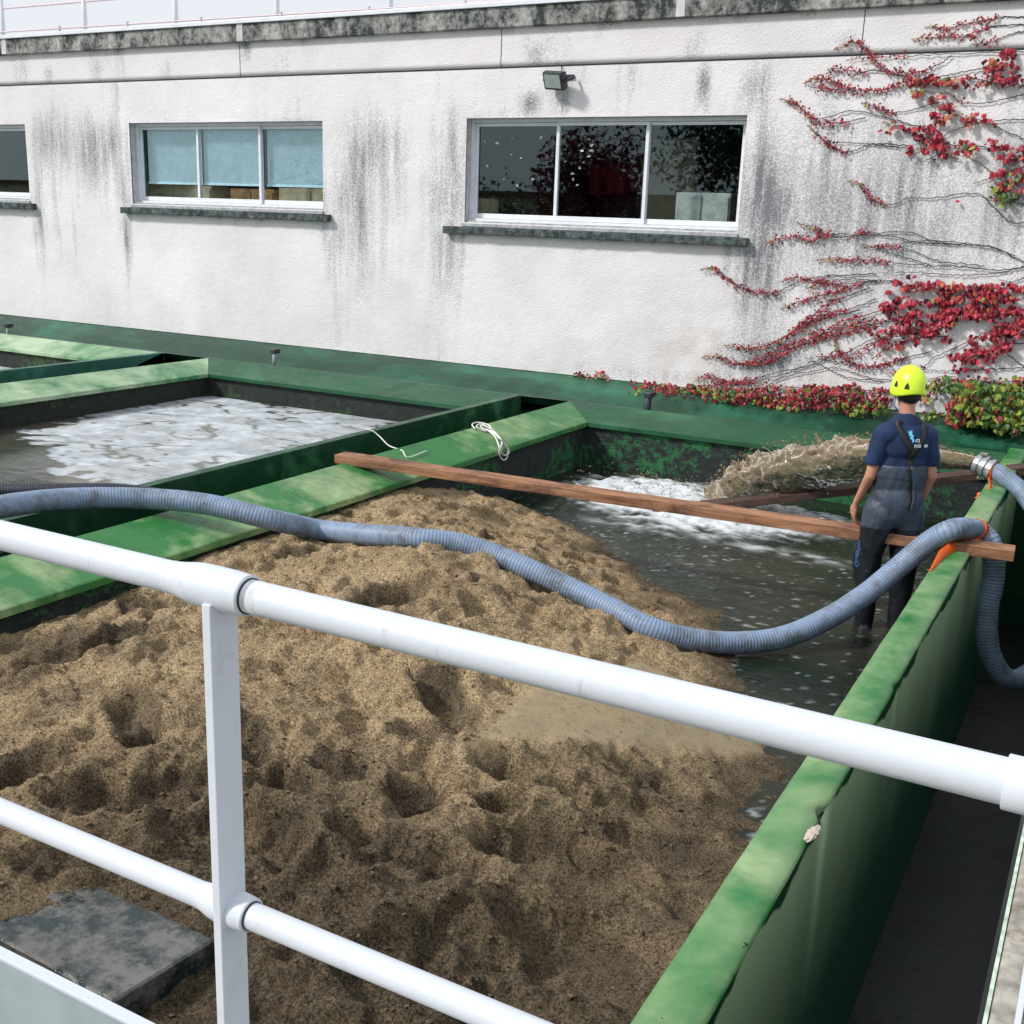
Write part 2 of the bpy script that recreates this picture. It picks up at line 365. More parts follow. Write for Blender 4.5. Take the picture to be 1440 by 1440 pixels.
M = dict(
 render=m_render(), coping=m_coping(), sill=m_sill(), glass=m_glass(), rail=m_rail(), sand=m_sand(),
 moss=m_moss(), moss2=m_moss('dark_mossy_concrete', .545), mossf=m_moss('brown_tank_concrete', .57, (.007, .010, .008), (.03, .08, .02)),
 beam=m_green('worn_green_beam_paint', g=(.026, .175, .040), pale=(.40, .50, .26), lo=.48, hi=.68, dk=.4, sc=1.2),
 beam2=m_green('weathered_green_beam_paint', g=(.03, .19, .06), pale=(.42, .54, .36), lo=.40, hi=.58, dk=.15, sc=.9),
 ledge=m_green('green_ledge_paint', g=(.009, .080, .032), pale=(.075, .23, .12), lo=.50, hi=.74, dk=.7, sc=.8, sx=(.5, 1, 1)),
 chan=m_green('dark_green_channel_paint', g=(.005, .052, .020), pale=(.05, .20, .09), lo=.52, hi=.66, dk=.8, sc=1.6),
 chan3=m_green('grey_green_channel_paint', g=(.02, .11, .08), pale=(.06, .2, .15), lo=.50, hi=.66, dk=.3, sc=1.6),
 rimtop=m_green('green_rim_paint', g=(.022, .175, .042), pale=(.31, .42, .22), lo=.42, hi=.66, sc=1.3),
 face=m_wallface(),
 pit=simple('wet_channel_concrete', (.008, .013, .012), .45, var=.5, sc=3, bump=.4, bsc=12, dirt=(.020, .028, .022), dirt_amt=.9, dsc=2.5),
 concrete=simple('walkway_concrete', (.34, .32, .28), .9, var=.3, sc=20, bump=.5, bsc=40, dirt=(.12, .08, .05), dirt_amt=.8, dsc=14),
 alu=simple('white_window_frame', (.74, .77, .82), .35, var=.05),
 alug=simple('grey_window_track', (.40, .42, .44), .45, var=.2, sc=15, dirt=(.1, .1, .1), dirt_amt=.5),
 blind=simple('blue_grey_blind', (.62, .80, .88), .55, var=.08),
 black=simple('black_rubber_fabric', (.008, .009, .012), .6, var=.3),
 lampb=simple('black_lamp_housing', (.03, .035, .045), .45, var=.3),
 lampg=simple('frosted_lamp_glass', (.28, .33, .32), .15, var=.1),
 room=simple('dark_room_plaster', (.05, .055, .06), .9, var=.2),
 roomc=simple('cream_room_partition', (.66, .58, .40), .8, var=.15),
 roomt=simple('tan_wood_board', (.48, .27, .12), .7, var=.3), roomg=simple('grey_board', (.42, .45, .42), .7, var=.2),
 orange_i=simple('orange_red_hull', (.50, .09, .03), .4, var=.3),
 crimson=simple('crimson_canopy', (.22, .01, .02), .6, var=.3),
 paper=simple('white_paper', (.42, .44, .45), .7, var=.05),
 wood=m_wood('wet_timber_plank', (.13, .050, .026), (.44, .225, .12), (.055, .026, .018)),
 wood2=m_wood('dark_wet_timber', (.045, .022, .018), (.10, .05, .04), (.02, .02, .02)),
 hose=m_hose('blue_grey_ribbed_hose', (.25, .34, .49), (.17, .235, .35)),
 hosed=m_hose('dark_hose', (.035, .04, .075), (.015, .018, .035), (.02, .02, .02)),
 metal=simple('cast_aluminium', (.5, .52, .54), .35, metal=.8, var=.2, sc=20),
 orange=simple('orange_webbing', (.90, .13, .015), .6, var=.15, sc=40),
 rope=simple('white_cord', (.70, .72, .68), .8, var=.1),
 skin=simple('skin', (.50, .245, .165), .5, var=.12, sc=14, bump=.05, bsc=80),
 shirt=simple('navy_polo_fabric', (.007, .024, .080), .85, var=.25, sc=5, bump=.25, bsc=9),
 wader=simple('slate_rubber_wader', (.045, .062, .095), .5, var=.25, sc=5, bump=.3, bsc=7, dirt=(.02, .03, .05), dirt_amt=.6),
 waderd=simple('black_wet_wader', (.010, .012, .018), .4, var=.3, sc=5, bump=.3, bsc=8),
 hair=simple('dark_hair', (.008, .008, .009), .7, var=.3),
 helmet=simple('fluorescent_yellow_helmet', (.62, .86, .035), .3, var=.03),
 logo=simple('white_print', (.75, .78, .8), .7, var=.02), logob=simple('light_blue_print', (.12, .50, .72), .7, var=.02),
 blue=simple('blue_print', (.06, .12, .32), .6, var=.02),
 bark=simple('dark_vine_bark', (.035, .028, .03), .9, var=.3),
 ground=simple('yard_ground', (.09, .10, .06), .95, var=.3, sc=.5),
 shell=simple('plain_plaster', (.5, .5, .5), .9),
 cream=simple('cream_plaster', (.80, .70, .45), .9),
 wjet=None)
LEAF = [m_leaf('crimson_leaf', (.33, .013, .04)), m_leaf('red_leaf', (.50, .03, .05)), m_leaf('orange_leaf', (.45, .13, .045)),
        m_leaf('yellow_green_leaf', (.25, .31, .035)), m_leaf('green_leaf', (.06, .14, .025)), m_leaf('maroon_leaf', (.10, .007, .022))]

# ================================================================== GROUND
bm = bmesh.new(); box(bm, -400, 400, -400, 400, -4.6, -4.35)
g = obj('ground', bm, M['ground']); g['kind'] = 'structure'

# ================================================================== BUILDING
BX0, BX1, BZ0, BZ1 = -21.0, 3.0, -1.96, 1.88
OPEN = [(-20.9, -16.80, 0.04, 1.27), (-14.35, -10.50, 0.04, 1.27), (-8.10, -4.28, -0.05, 1.28)]
bld = thing('building', 'long white roughcast building with dark stained coping and three strip windows', 'building', (-9, YB, BZ0))
def child(name, bmm, mat, par, smooth=False):
    o = obj(name, bmm, mat, None, smooth); o.parent = par; o.matrix_parent_inverse = par.matrix_basis.inverted() if par.parent is None else Matrix.Identity(4)
    return o
bpy.context.view_layer.update()
def inv(par): return Matrix.Translation(par.location).inverted() @ Matrix.Identity(4)
# every mesh below is modelled in world coordinates; attach() keeps it there under its thing
def attach(o, par):
    o.parent = par
    r = par
    while r.parent: r = r.parent
    if par.parent is None: o.matrix_parent_inverse = par.matrix_basis.inverted()
    return o
def part(name, me, mat, par, smooth=False):
    return attach(obj(name, me, mat, None, smooth), par)
def wall_grid():
    st = .03
    def axis(a, b, extra):
        v = list(np.arange(a, b, st))+[b]+extra
        v = np.unique(np.round(v, 4)); keep = [v[0]]
        for q in v[1:]:
            if q-keep[-1] < .008 and q not in extra: continue
            if q-keep[-1] < .008: keep[-1] = q
            else: keep.append(q)
        return np.array(keep)
    xs = axis(BX0, BX1, [round(v, 4) for o in OPEN for v in o[:2]]); zs = axis(BZ0, BZ1, [round(v, 4) for o in OPEN for v in o[2:]])
    X, Z = np.meshgrid(xs, zs); Y = YB + .012*fbm(X*1.2, Z*1.2)+.004*fbm(X*14, Z*14, o=3)
    edge = np.zeros_like(X, bool)
    for a, b, c, d in OPEN: edge |= (X > a-.02) & (X < b+.02) & (Z > c-.02) & (Z < d+.02)
    Y = np.where(edge, YB, Y)
    xc = (X[:-1, :-1]+X[1:, 1:])/2; zc = (Z[:-1, :-1]+Z[1:, 1:])/2; keep = np.ones_like(xc, bool)
    for a, b, c, d in OPEN: keep &= ~((xc > a) & (xc < b) & (zc > c) & (zc < d))
    me = grid_mesh('wall', X, Y, Z, keep)
    s = np.zeros_like(X); tan = np.zeros_like(X)
    under = np.zeros_like(X)
    for a, b, c, d in OPEN: under = np.maximum(under, sstep(a-.1, a+.1, X)*(1-sstep(b-.02, b+.14, X))*(1-sstep(c-.15, c-.05, Z)))
    big = fbm(X*.9+3, Z*.35, o=3); mid = fbm(X*3.2+3, Z*.4, 5.0, o=4)
    # general grey run-off between the windows
    between = 1-under
    fin = fbm(X*8.0, Z*.5, 2.0, o=3)
    s += between*(.10+.34*sstep(-.1, .6, .6*mid+.5*fin+.35*big+.10))*sstep(1.7, .9, Z)*(.45+.55*sstep(-1.7, .1, Z))+.13*sstep(-.3,.3,big)*sstep(-.2, .4, Z)
    s += .5*sstep(1.15, 1.75, Z)*sstep(.12, .5, mid)*.7
    # strong runs below the sill ends
    for x0, wd, am in ((-8.42, .20, 1.15), (-8.15, .10, .6), (-4.12, .28, 1.25), (-3.85, .30, .8), (-14.52, .14, 1.1), (-10.30, .26, .95), (-16.62, .17, 1.2), (-4.40, .08, .5), (-10.5, .07, .4)):
        wob = .10*fbm(X*0+x0, Z*1.3, o=3)
        s += .85*am*np.exp(-((X-x0-wob)/(wd*.85))**2)*sstep(-.02, -.28, Z)*(.2+.8*sstep(-1.6, -.3, Z))*(.6+.7*fin)
        s += .35*am*np.exp(-((X-x0-wob)/(wd*1.1))**2)*sstep(-.3, .1, Z)*sstep(1.1, .1, Z)
    # dark patch edges above windows, near jambs, below the lamp
    for x0, z0, wx, wz, am in ((-7.15, 1.45, .14, .16, .9), (-6.72, 1.45, .14, .16, .8), (-4.85, 1.62, .08, .22, 1.1), (-4.2, 1.6, .22, .22, .5), (-16.1, 1.0, .5, .5, .7), (-15.3, .8, .2, .6, .55), (-14.85, 1.0, .2, .4, .5),
                               (-9.6, .9, .5, .5, .45), (-9.9, .2, .25, .9, .5), (-8.3, .6, .12, .7, .5), (-4.05, .5, .12, .9, .75), (-3.3, .2, .7, 1.0, .55), (-2.3, .1, .5, .9, .55), (-1.2, .4, .5, .8, .5), (-3.75, -1.55, .55, .22, .95), (-5.2, -1.85, 1.8, .12, .35)):
        s += am*np.exp(-((X-x0)/wx)**2-((Z-z0)/wz)**2)
    for a, b, c, d in OPEN:     # drip marks right under the sills
        s += .9*sstep(a-.1, a, X)*(1-sstep(b, b+.1, X))*np.exp(-((Z-(c-.14))/.06)**2)*sstep(-.05, .45, fbm(X*5, 0*X+c, o=3))
        s += .25*sstep(a-.1, a, X)*(1-sstep(b, b+.1, X))*sstep(c-.9, c-.2, Z)*sstep(c-.0, c-.1, Z)*sstep(.1, .5, fbm(X*3, 0*X+c*3, o=3))
    tan += .55*np.exp(-((X+4.6)/.7)**2-((Z+1.45)/.55)**2)*sstep(-.3, .4, fbm(X*3, Z*3, o=4)) + .5*np.exp(-((Z+1.96)/.10)**2)*sstep(-9, -6, X)*sstep(-.1, .4, fbm(X*2, Z*2, o=3))
    tan += .22*sstep(.1, .5, big)*sstep(-1.2, -1.8, Z)
    s *= (1-.0*tan); attr(me, 'stain', np.clip(s*1.0, 0, 1.3)); attr(me, 'tan', np.clip(tan, 0, 1))
    return me
part('wall', wall_grid(), M['render'], bld)
# fascia band above the joint, with the dark joint groove between
xs = np.arange(BX0, BX1+.01, .04); zs = np.linspace(1.895, 2.36, 14); X, Z = np.meshgrid(xs, zs)
Y = YB-.012+.003*fbm(X*8, Z*8)
Y[0, :] = YB+.03
me = grid_mesh('fascia', X, Y, Z)
s = .35*sstep(.0, .5, fbm(X*1.1, Z*.6, 9.0, o=4))+.9*np.exp(-((X+11.9)/.16)**2)*sstep(1.95, 2.35, Z)+.6*np.exp(-((Z-2.35)/.05)**2)*sstep(0, .4, fbm(X*3, Z*2, 2.0))
for x0 in (-16.1, -15.0, -13.5, -7.1, -5.0, -3.2): s += .5*np.exp(-((X-x0)/.14)**2-((Z-2.02)/.18)**2)
attr(me, 'stain', np.clip(s, 0, 1.2)); attr(me, 'tan', 0*s+.05); part('fascia', me, M['render'], bld)
bm = bmesh.new(); box(bm, BX0, BX1, YB+.02, YB+.2, 1.86, 1.91); part('joint_groove', bm, M['lampb'], bld)
# hairline vertical joints of the fascia
for x in (-12.0, -3.05, -7.6):
    bm = bmesh.new(); box(bm, x-.004, x+.004, YB-.0155, YB+.01, 1.91, 2.35)
    part('panel_joint', bm, M['lampb'], bld)
# coping with stained face
bm = bmesh.new(); box(bm, BX0, BX1, YB-.09, YB+.35, 2.36, 2.60, .012); part('coping', bm, M['coping'], bld)
bm = bmesh.new(); box(bm, BX0, BX1, YB-.12, YB+.4, 2.604, 2.66, .006); part('roof_flashing', bm, M['alu'], bld)
for x in (-17.06, -11.92, -5.16):
    bm = bmesh.new(); box(bm, x-.055, x+.055, YB-.097, YB-.088, 2.37, 2.602); part('coping_joint_strip', bm, simple('joint_strip_paint', (.55, .55, .55), .8), bld)
# shell: roof, back, inside
bm = bmesh.new(); box(bm, BX0, BX1, YB+.36, YB+9, 2.30, 2.5); part('roof', bm, M['shell'], bld)
bm = bmesh.new()
yb = 18.0
def backwall(bm, holes, y0, y1, z0, z1):
    holes = sorted(holes); x = BX0
    for a, b, c, d in holes:
        box(bm, x, a, y0, y1, z0, z1); box(bm, a, b, y0, y1, z0, c); box(bm, a, b, y0, y1, d, z1); x = b
    box(bm, x, BX1, y0, y1, z0, z1)
backwall(bm, [(-7.02, -6.62, .78, 1.0), (-6.30, -6.26, .70, 1.1), (-8.62, -8.50, .3, .55), (-11.6, -10.9, 1.26, 1.29), (-8.75, -8.2, 1.17, 1.21)], yb, yb+.15, -4.3, 2.28)
box(bm, BX0, BX1, YB+.25, yb, -.95, -.90); box(bm, BX0, BX0+.1, YB, yb, BZ0, 2.3); box(bm, BX1-.1, BX1, YB+.05, yb, BZ0, 2.3)
box(bm, BX0, BX1, YB+.03, YB+.18, -4.3, -1.97)
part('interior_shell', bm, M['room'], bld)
bm = bmesh.new()   # wall core keeps daylight out between the openings
xo = [BX0]+[v for o in OPEN for v in o[:2]]+[BX1]
for i in range(0, len(xo), 2):
    if xo[i+1]-xo[i] > .02: box(bm, xo[i]+.001, xo[i+1]-.001, YB+.031, YB+.26, BZ0+.0, 2.29)
for a, b, c, d in OPEN: box(bm, a, b, YB+.033, YB+.26, BZ0, c-.002); box(bm, a, b, YB+.033, YB+.26, d+.002, 2.29)
part('wall_core', bm, simple('reveal_render', (.56, .55, .56), .9, var=.15, bump=.4, bsc=50), bld)
# interior things glimpsed through the glass
t = thing('interior_partition', 'cream partition screen standing in the room behind the dark window', 'partition', (-6.4, 16.5, -.9))
bm = bmesh.new(); box(bm, -6.85, -6.0, 16.4, 16.45, -.9, 1.25, .01); part('panel', bm, M['roomc'], t)
bm = bmesh.new(); box(bm, -6.9, -6.85, 16.38, 16.47, -.9, 1.32); box(bm, -6.0, -5.95, 16.38, 16.47, -.9, 1.32); part('frame', bm, M['black'], t)
t = thing('upturned_boat', 'orange red upturned hull lying behind the left panes of the dark window', 'boat', (-9.2, 15.5, -.9))
Pn = np.array([(x, 15.5, -.9+.0) for x in np.linspace(-10.6, -7.9, 30)]); rr = .32*np.sin(np.linspace(.12, math.pi-.12, 30))**.45
Pn[:, 2] = -.05-.25*(np.linspace(-1, 1, 30)**2); V, F = sweep(Pn, rr, 16, flat=(1, .62)); part('hull', mesh_np('hull', V, F), M['orange_i'], t, True)
for x in (-10.2, -8.3):
    bm = bmesh.new(); box(bm, x, x+.1, 15.4, 15.6, -.9, -.1); part('trestle', bm, M['black'], t)
t = thing('folded_canopy', 'crimson folded canopy hanging behind the right pane of the dark window', 'canopy', (-7.2, 17.2, .9))
me = bpy.data.meshes.new('c'); xs = np.linspace(-8.1, -6.0, 40); X, Z = np.meshgrid(xs, np.linspace(.55, 1.0, 10)); Y = 17.2+.08*np.sin(X*14)+.03*fbm(X*4, Z*4)
Z = Z-.10*np.abs(np.sin(X*2.2)); part('cloth', grid_mesh('cloth', X, Y, Z), M['crimson'], t)
bm = bmesh.new(); box(bm, -8.2, -5.9, 17.18, 17.22, 1.0, 1.03); part('pole', bm, M['black'], t)

for x0, x1, z1, mm, lb in ((-14.9, -13.3, .36, 'roomc', 'cream box added for the reflected beige band below the left blinds'), (-12.9, -12.0, .33, 'roomt', 'tan box added for the reflected beige band below the middle blinds'), (-11.9, -10.6, .36, 'roomc', 'pale box added for the reflected beige band below the right blinds'), (-5.35, -4.62, .42, 'roomg', 'grey box added for the reflection at the right corner of the dark window'), (-9.6, -8.2, .28, 'roomc', 'cream box added for the reflection at the left corner of the dark window')):
    t = thing('reflection_box', lb, 'reflection_box', ((x0+x1)/2, 14.1, -.9))  # boxes added in the room to show the beige of a reflected building
    bm = bmesh.new(); box(bm, x0, x1, 13.98, 14.4, -.9, z1, .01); part('box_body', bm, M[mm], t)
    for k in range(2):
        bm = bmesh.new(); w2 = (x1-x0)/2; box(bm, x0+k*w2+.02, x0+(k+1)*w2-.02, 13.955, 13.979, -.85, z1-.05, .004); d_ = part('reflection_box_front', bm, M[mm], t)
def window(i, o, blinds):
    a, b, c, d = o; y0 = YB+.13
    bm = bmesh.new(); f = .045
    # fixed outer frame
    box(bm, a, b, y0, y0+.09, d-f, d, .003); box(bm, a, b, y0-.02, y0+.09, c, c+f+.01, .003)
    box(bm, a, a+f, y0, y0+.09, c+f+.012, d-f-.002, .003); box(bm, b-f, b, y0, y0+.09, c+f+.012, d-f-.002, .003)
    win = part('window', bm, M['alu'], bld)
    W = (b-a-2*f); n = 3
    for k in range(n):
        x0 = a+f+W*k/n - (.02 if k else 0); x1 = a+f+W*(k+1)/n+(.02 if k < n-1 else 0)
        ys = y0+(.012 if k == 1 else .046); s = .045
        bm = bmesh.new()
        zb, zt = c+f+.014, d-f-.004
        box(bm, x0, x1, ys, ys+.028, zt-s*.9, zt, .003); box(bm, x0, x1, ys, ys+.028, zb, zb+s*1.4, .003)
        box(bm, x0, x0+s, ys, ys+.028, zb+s*1.4+.001, zt-s*.9-.001, .003); box(bm, x1-s, x1, ys, ys+.028, zb+s*1.4+.001, zt-s*.9-.001, .003)
        sash = obj('sash', bm, M['alu']); sash.parent = win
        bm = bmesh.new(); box(bm, x0+s-.004, x1-s+.004, ys+.011, ys+.016, zb+s*1.3, zt-s*.85)
        p = obj('pane', bm, M['glass']); p.parent = win
        if blinds:
            bm = bmesh.new(); zc = zt-.03; low = c+.34
            while zc > low:
                box(bm, x0+s+.01, x1-s-.01, -.012, .012, -.0008, .0008, rot=Matrix.Translation((0, ys+.10, zc)) @ Matrix.Rotation(R(-62), 4, 'X')); zc -= .0235
            box(bm, x0+s, x1-s, ys+.085, ys+.115, low-.02, low+.003)
            bl = obj('blind', bm, M['blind']); bl.parent = win
    # aluminium threshold and concrete sill
    bm = bmesh.new(); box(bm, a-.03, b+.01, YB-.03, y0-.021, c-.055, c-.010, .004); box(bm, a+.002, b-.002, YB+.035, y0-.024, c-.012, c+.022, .003)
    q = obj('threshold', bm, M['alug']); q.parent = win
    bm = bmesh.new(); box(bm, a-.28 if i == 2 else a-.18, b+.15, YB-.11, YB+.03, c-.155, c-.058, .01)
    bmesh.ops.subdivide_edges(bm, edges=[e for e in bm.edges if e.calc_length() > 1], cuts=90)
    for v in bm.verts:
        nn = float(fbm(v.co.x*5, v.co.z*9, v.co.y*9, o=3)); v.co.z += .008*nn; v.co.y += .008*nn
    q = obj('sill', bm, M['sill']); q.parent = win
    for qq in win.children: pass
    return win
wins = [window(i, o, i == 1) for i, o in enumerate(OPEN)]
# white paper shapes stuck inside the big window
for k in range(22):
    if k < 10: px, py = 668+random.random()*95, 190+random.random()*75
    elif k < 20: t_ = (k-10)/10; px, py = 815+14*math.sin(t_*6)+random.random()*8, 188+t_*80
    else: px, py = 745+random.random()*60, 210+random.random()*60
    p = at(px, py, y=YB+.215); s = .015+.022*random.random(); a = random.random()*6.28
    bm = bmesh.new(); vs = [bm.verts.new((p.x+s*f*math.cos(a+q), p.y, p.z+.7*s*f*math.sin(a+q))) for q, f in ((0, 1.2), (1.3, .6), (2.4, 1.1), (3.6, .5), (4.9, .9))]
    f_ = bm.faces.new(vs); e = bmesh.ops.extrude_face_region(bm, geom=[f_]); bmesh.ops.translate(bm, verts=[v for v in e['geom'] if isinstance(v, bmesh.types.BMVert)], vec=(0, .001, 0))
    q = obj('paper_cutout', bm, M['paper']); q.parent = wins[2]

# floodlight
fx, fz = -6.73, 1.70
t = thing('floodlight', 'small black floodlight fixed to the white wall above the dark window', 'floodlight', (fx, YB, fz))
rot = Matrix.Translation((fx, YB-.16, fz)) @ Matrix.Rotation(R(24), 4, 'X') @ Matrix.Rotation(R(-14), 4, 'Z')
bm = bmesh.new(); box(bm, -.16, .16, -.05, .04, -.11, .11, .02, rot=rot)
for k in range(7): box(bm, -.14+k*.045, -.13+k*.045, .04, .065, -.09, .09, rot=rot)
part('housing', bm, M['lampb'], t)
bm = bmesh.new(); box(bm, -.125, .125, -.056, -.048, -.08, .08, .003, rot=rot); part('glass', bm, M['lampg'], t)
bm = bmesh.new(); box(bm, -.185, -.165, -.02, .17, -.015, .015, rot=rot); box(bm, .165, .185, -.02, .17, -.015, .015, rot=rot); box(bm, fx-.185, fx+.185, YB-.03, YB-.002, fz+.04, fz+.08)
part('bracket', bm, M['lampb'], t)
V, F = sweep(catmull([(fx+.03, YB-.02, fz+.05), (fx+.02, YB-.035, fz+.12), (fx+.01, YB-.01, fz+.19)], 8), .006, 8); part('cable', mesh_np('cable', V, F), M['black'], t, True)

# roof railing
pink = simple('pale_pink_metal', (.62, .52, .56), .5, var=.05)
t = thing('roof_railing', 'pale tubular guard railing along the flat roof edge against white sky', 'railing', (-10, 14.2, 2.5))
for k in range(12):
    x = -18.33-2.09+k*2.09; V, F = sweep([(x, 14.2, 2.5), (x, 14.2, 3.78)], .04, 10); part('post', mesh_np('post', V, F), M['alu'], t, True)
for z, r in ((3.30, .018), (3.76, .028)):
    V, F = sweep([(-21, 14.2, z), (3, 14.2, z)], r, 8); part('rail', mesh_np('rail', V, F), pink, t, True)
pth = [(x, 14.1, 2.895-.055*((x+18)/10 if x > -18 else 0)*.9) for x in np.linspace(-21, 3, 30)]
V, F = sweep(pth, .014, 8); part('conduit', mesh_np('conduit', V, F), pink, t, True)
for k in range(14):
    x = -20.0+1.62*k; z = 2.895-.0495*((x+18)/10 if x > -18 else 0)
    bm = bmesh.new(); box(bm, x-.015, x+.015, 14.08, 14.125, 2.50, z+.04); part('clip', bm, pink, t)

# ================================================================== TANKS
X_IN, X_OUT, X_WK = -0.89, -0.71, -0.06
YE = 11.36      # inner face of the far ledge
YN = -1.5
# near right wall
t = thing('tank_wall', 'pale green painted concrete wall along the right of the sand tank', 'wall', ((X_IN+X_OUT)/2, 5, -4.3))
def wobbly_top():
    ys = np.arange(YN, 12.2, .03); cols = []
    n1 = .006*fbm(ys*1.5, 0*ys, o=3); n2 = .010*fbm(ys*2.1, 0*ys+7, o=5); chip = -.022*sstep(.32, .6, fbm(ys*2.6, 0*ys+3, o=4))
    chip -= .03*np.exp(-((ys-3.82)/.06)**2)
    xi = X_IN+.004*fbm(ys*2, 0*ys+1); xo = X_OUT+.4*n2+chip
    prof = [(xi, ZR-.02), (xi+.012, ZR-.003), (xi+.06, ZR+.002), (xo-.06, ZR), (xo-.010, ZR-.001), (xo, ZR-.014+chip*.5)]
    X = np.stack([p[0]+0*ys for p in prof], 0); Z = np.stack([p[1]+n1 for p in prof], 0); Y = np.stack([ys]*len(prof), 0)
    return grid_mesh('rim_top', X, Y, Z), ys, xo
me, ys, xo = wobbly_top(); part('rim', me, M['rimtop'], t)
X = np.stack([xo, np.full_like(xo, X_OUT+.002), np.full_like(xo, X_OUT+.004), np.full_like(xo, X_OUT+.03)], 0)
Z = np.stack([np.full_like(xo, ZR-.014), np.full_like(xo, ZR-.05), np.full_like(xo, -3.0), np.full_like(xo, -3.75)], 0)
# follow the rim vertices
Z[0] = [v for v in np.array([vv.co.z for vv in me.vertices]).reshape(6, -1)[5]]
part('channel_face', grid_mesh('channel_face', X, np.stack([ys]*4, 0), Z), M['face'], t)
bm = bmesh.new(); box(bm, X_IN+.004, X_OUT-.012, YN, 12.2, -4.3, ZR-.03); part('core', bm, M['moss2'], t)
bm = bmesh.new(); box(bm, X_IN-.0, X_IN+.004, YN, YE+.01, -4.3, ZR-.02); part('tank_face', bm, M['moss2'], t)
# a broken flake of mortar on the edge
p0 = at(1143, 1172, z=ZR+.006)
bm = bmesh.new(); bmesh.ops.create_icosphere(bm, subdivisions=4, radius=1)
for v in bm.verts:
    v.co = Vector((v.co.x*.020, v.co.y*.06, v.co.z*.008))*(1+.6*float(fbm(v.co.x*3, v.co.y*3, v.co.z*3, o=3)))
    v.co = Matrix.Rotation(R(-6), 3, 'Z') @ v.co + p0
obj_f = part('mortar_flake', bm, simple('pale_mortar', (.55, .5, .42), .9, bump=.5, bsc=80), t, True)
# channel floor (setting) and its right side = walkway block
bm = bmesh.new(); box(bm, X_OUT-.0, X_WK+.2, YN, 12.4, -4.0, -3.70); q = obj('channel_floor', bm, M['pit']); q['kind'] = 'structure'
ww = thing('walkway', 'raised concrete walkway corner with worn sandy edge in the foreground', 'walkway', (0, 0, ZWK))
bm = bmesh.new(); box(bm, -.035, 3.0, -1.4, 12.2, ZWK-.22, ZWK, .012)
box(bm, -8, -.036, -1.4, YR-.03, ZWK-.22, ZWK-.001, .012); part('slab', bm, M['concrete'], ww)
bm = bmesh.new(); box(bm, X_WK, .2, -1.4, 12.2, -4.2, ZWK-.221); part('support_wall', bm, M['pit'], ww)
bm = bmesh.new(); box(bm, -.043, -.0355, .98, 12.2, ZWK-.2, ZWK-.004); part('painted_edge', bm, simple('chipped_white_green_paint', (.5, .6, .5), .7, var=.3, sc=30), ww)

def beam_block(name, label, xr, xl, mat_beam, mat_side, mat_moss, y0=YN, y1=12.3, gap=None):
    """channel between two tanks: haunched beam ending right at xr (lip), thin wall at xl on the left"""
    t = thing(name, label, 'tank beam', (xr-.3, 6, -4.3))
    rid = xr-.47
    bm = bmesh.new(); prism(bm, [(rid, ZR), (rid, ZR-.25), (xr-.045, ZR-.185), (xr, ZR-.18), (xr, ZR-.135), (xr-.012, ZR-.127)], 'y', y0, YE+.499)
    bmesh.ops.bisect_plane(bm, geom=bm.verts[:]+bm.edges[:]+bm.faces[:], plane_co=(0, 5, 0), plane_no=(0, 1, 0))
    part('haunch', bm, mat_beam, t)
    bm = bmesh.new(); box(bm, rid+.003, xr-.05, y0, YE+.05, -4.3, ZR-.188); part('wall', bm, mat_moss, t)
    bm = bmesh.new(); box(bm, rid-.012, rid+.001, y0, YE+.503, -4.3, ZR-.006); part('channel_side', bm, mat_side, t)
    # left thin wall
    bm = bmesh.new(); box(bm, xl-.10, xl, y0, YE+.503, -4.3, ZR, .006); part('thin_wall', bm, mat_side, t)
    bm = bmesh.new(); box(bm, xl-.104, xl-.100, y0, YE+.0, -4.3, ZR-.06); part('tank_face', bm, mat_moss, t)
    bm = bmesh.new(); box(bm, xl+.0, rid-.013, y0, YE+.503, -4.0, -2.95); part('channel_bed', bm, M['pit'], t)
    return t
b1 = beam_block('tank_divider', 'green haunched beam and dark channel between the sand tank and the foam tank', -5.23, -6.36, M['beam'], M['chan'], M['moss'])
bm = bmesh.new(); box(bm, -6.359, -6.22, 3.0, 4.72, -4.2, ZR-.16); part('gate_frame', bm, simple('dark_green_gate', (.004, .035, .022), .5), b1)
b2 = beam_block('tank_divider', 'pale weathered green beam and channel on the far left of the foam tank', -10.98, -12.32, M['beam2'], M['chan3'], M['mossf'])
# far ledge under the building
t = thing('tank_ledge', 'long green painted ledge below the building at the far end of the tanks', 'ledge', (-8, 12.4, -4.3))
secs = [(-5.235, X_IN, M['ledge'], M['moss2']), (-10.985, -6.455, M['ledge'], M['mossf']), (-19, -12.42, M['beam2'], M['mossf'])]
for a, b, mm, mo in secs:
    bm = bmesh.new()
    prism(bm, [(YE+.50, ZR-.001), (YE+.50, ZR-.25), (YE+.045, ZR-.185), (YE, ZR-.18), (YE, ZR-.135), (YE+.012, ZR-.128)], 'x', a-.468, b+(.0 if b > -1 else .1))
    part('haunch', bm, mm, t)
    bm = bmesh.new(); box(bm, a-.2, b+(.0 if b > -1 else .05), YE+.05, YE+.40, -4.3, ZR-.188); part('tank_end', bm, mo, t)
xs = np.linspace(-21, 3.0, 480)
prof = [(YE+.50, ZR-.002), (YE+.56, ZR-.005), (YE+.60, ZR-.10), (YE+1.0, ZR-.17), (YE+1.40, ZR-.13), (YE+1.55, ZR-.03), (YE+1.80, ZR+.05), (YE+1.97, ZR+.10)]
X, _ = np.meshgrid(xs, np.arange(len(prof))); Y = np.array([[p[0]]*len(xs) for p in prof]); Z = np.array([[p[1]]*len(xs) for p in prof])
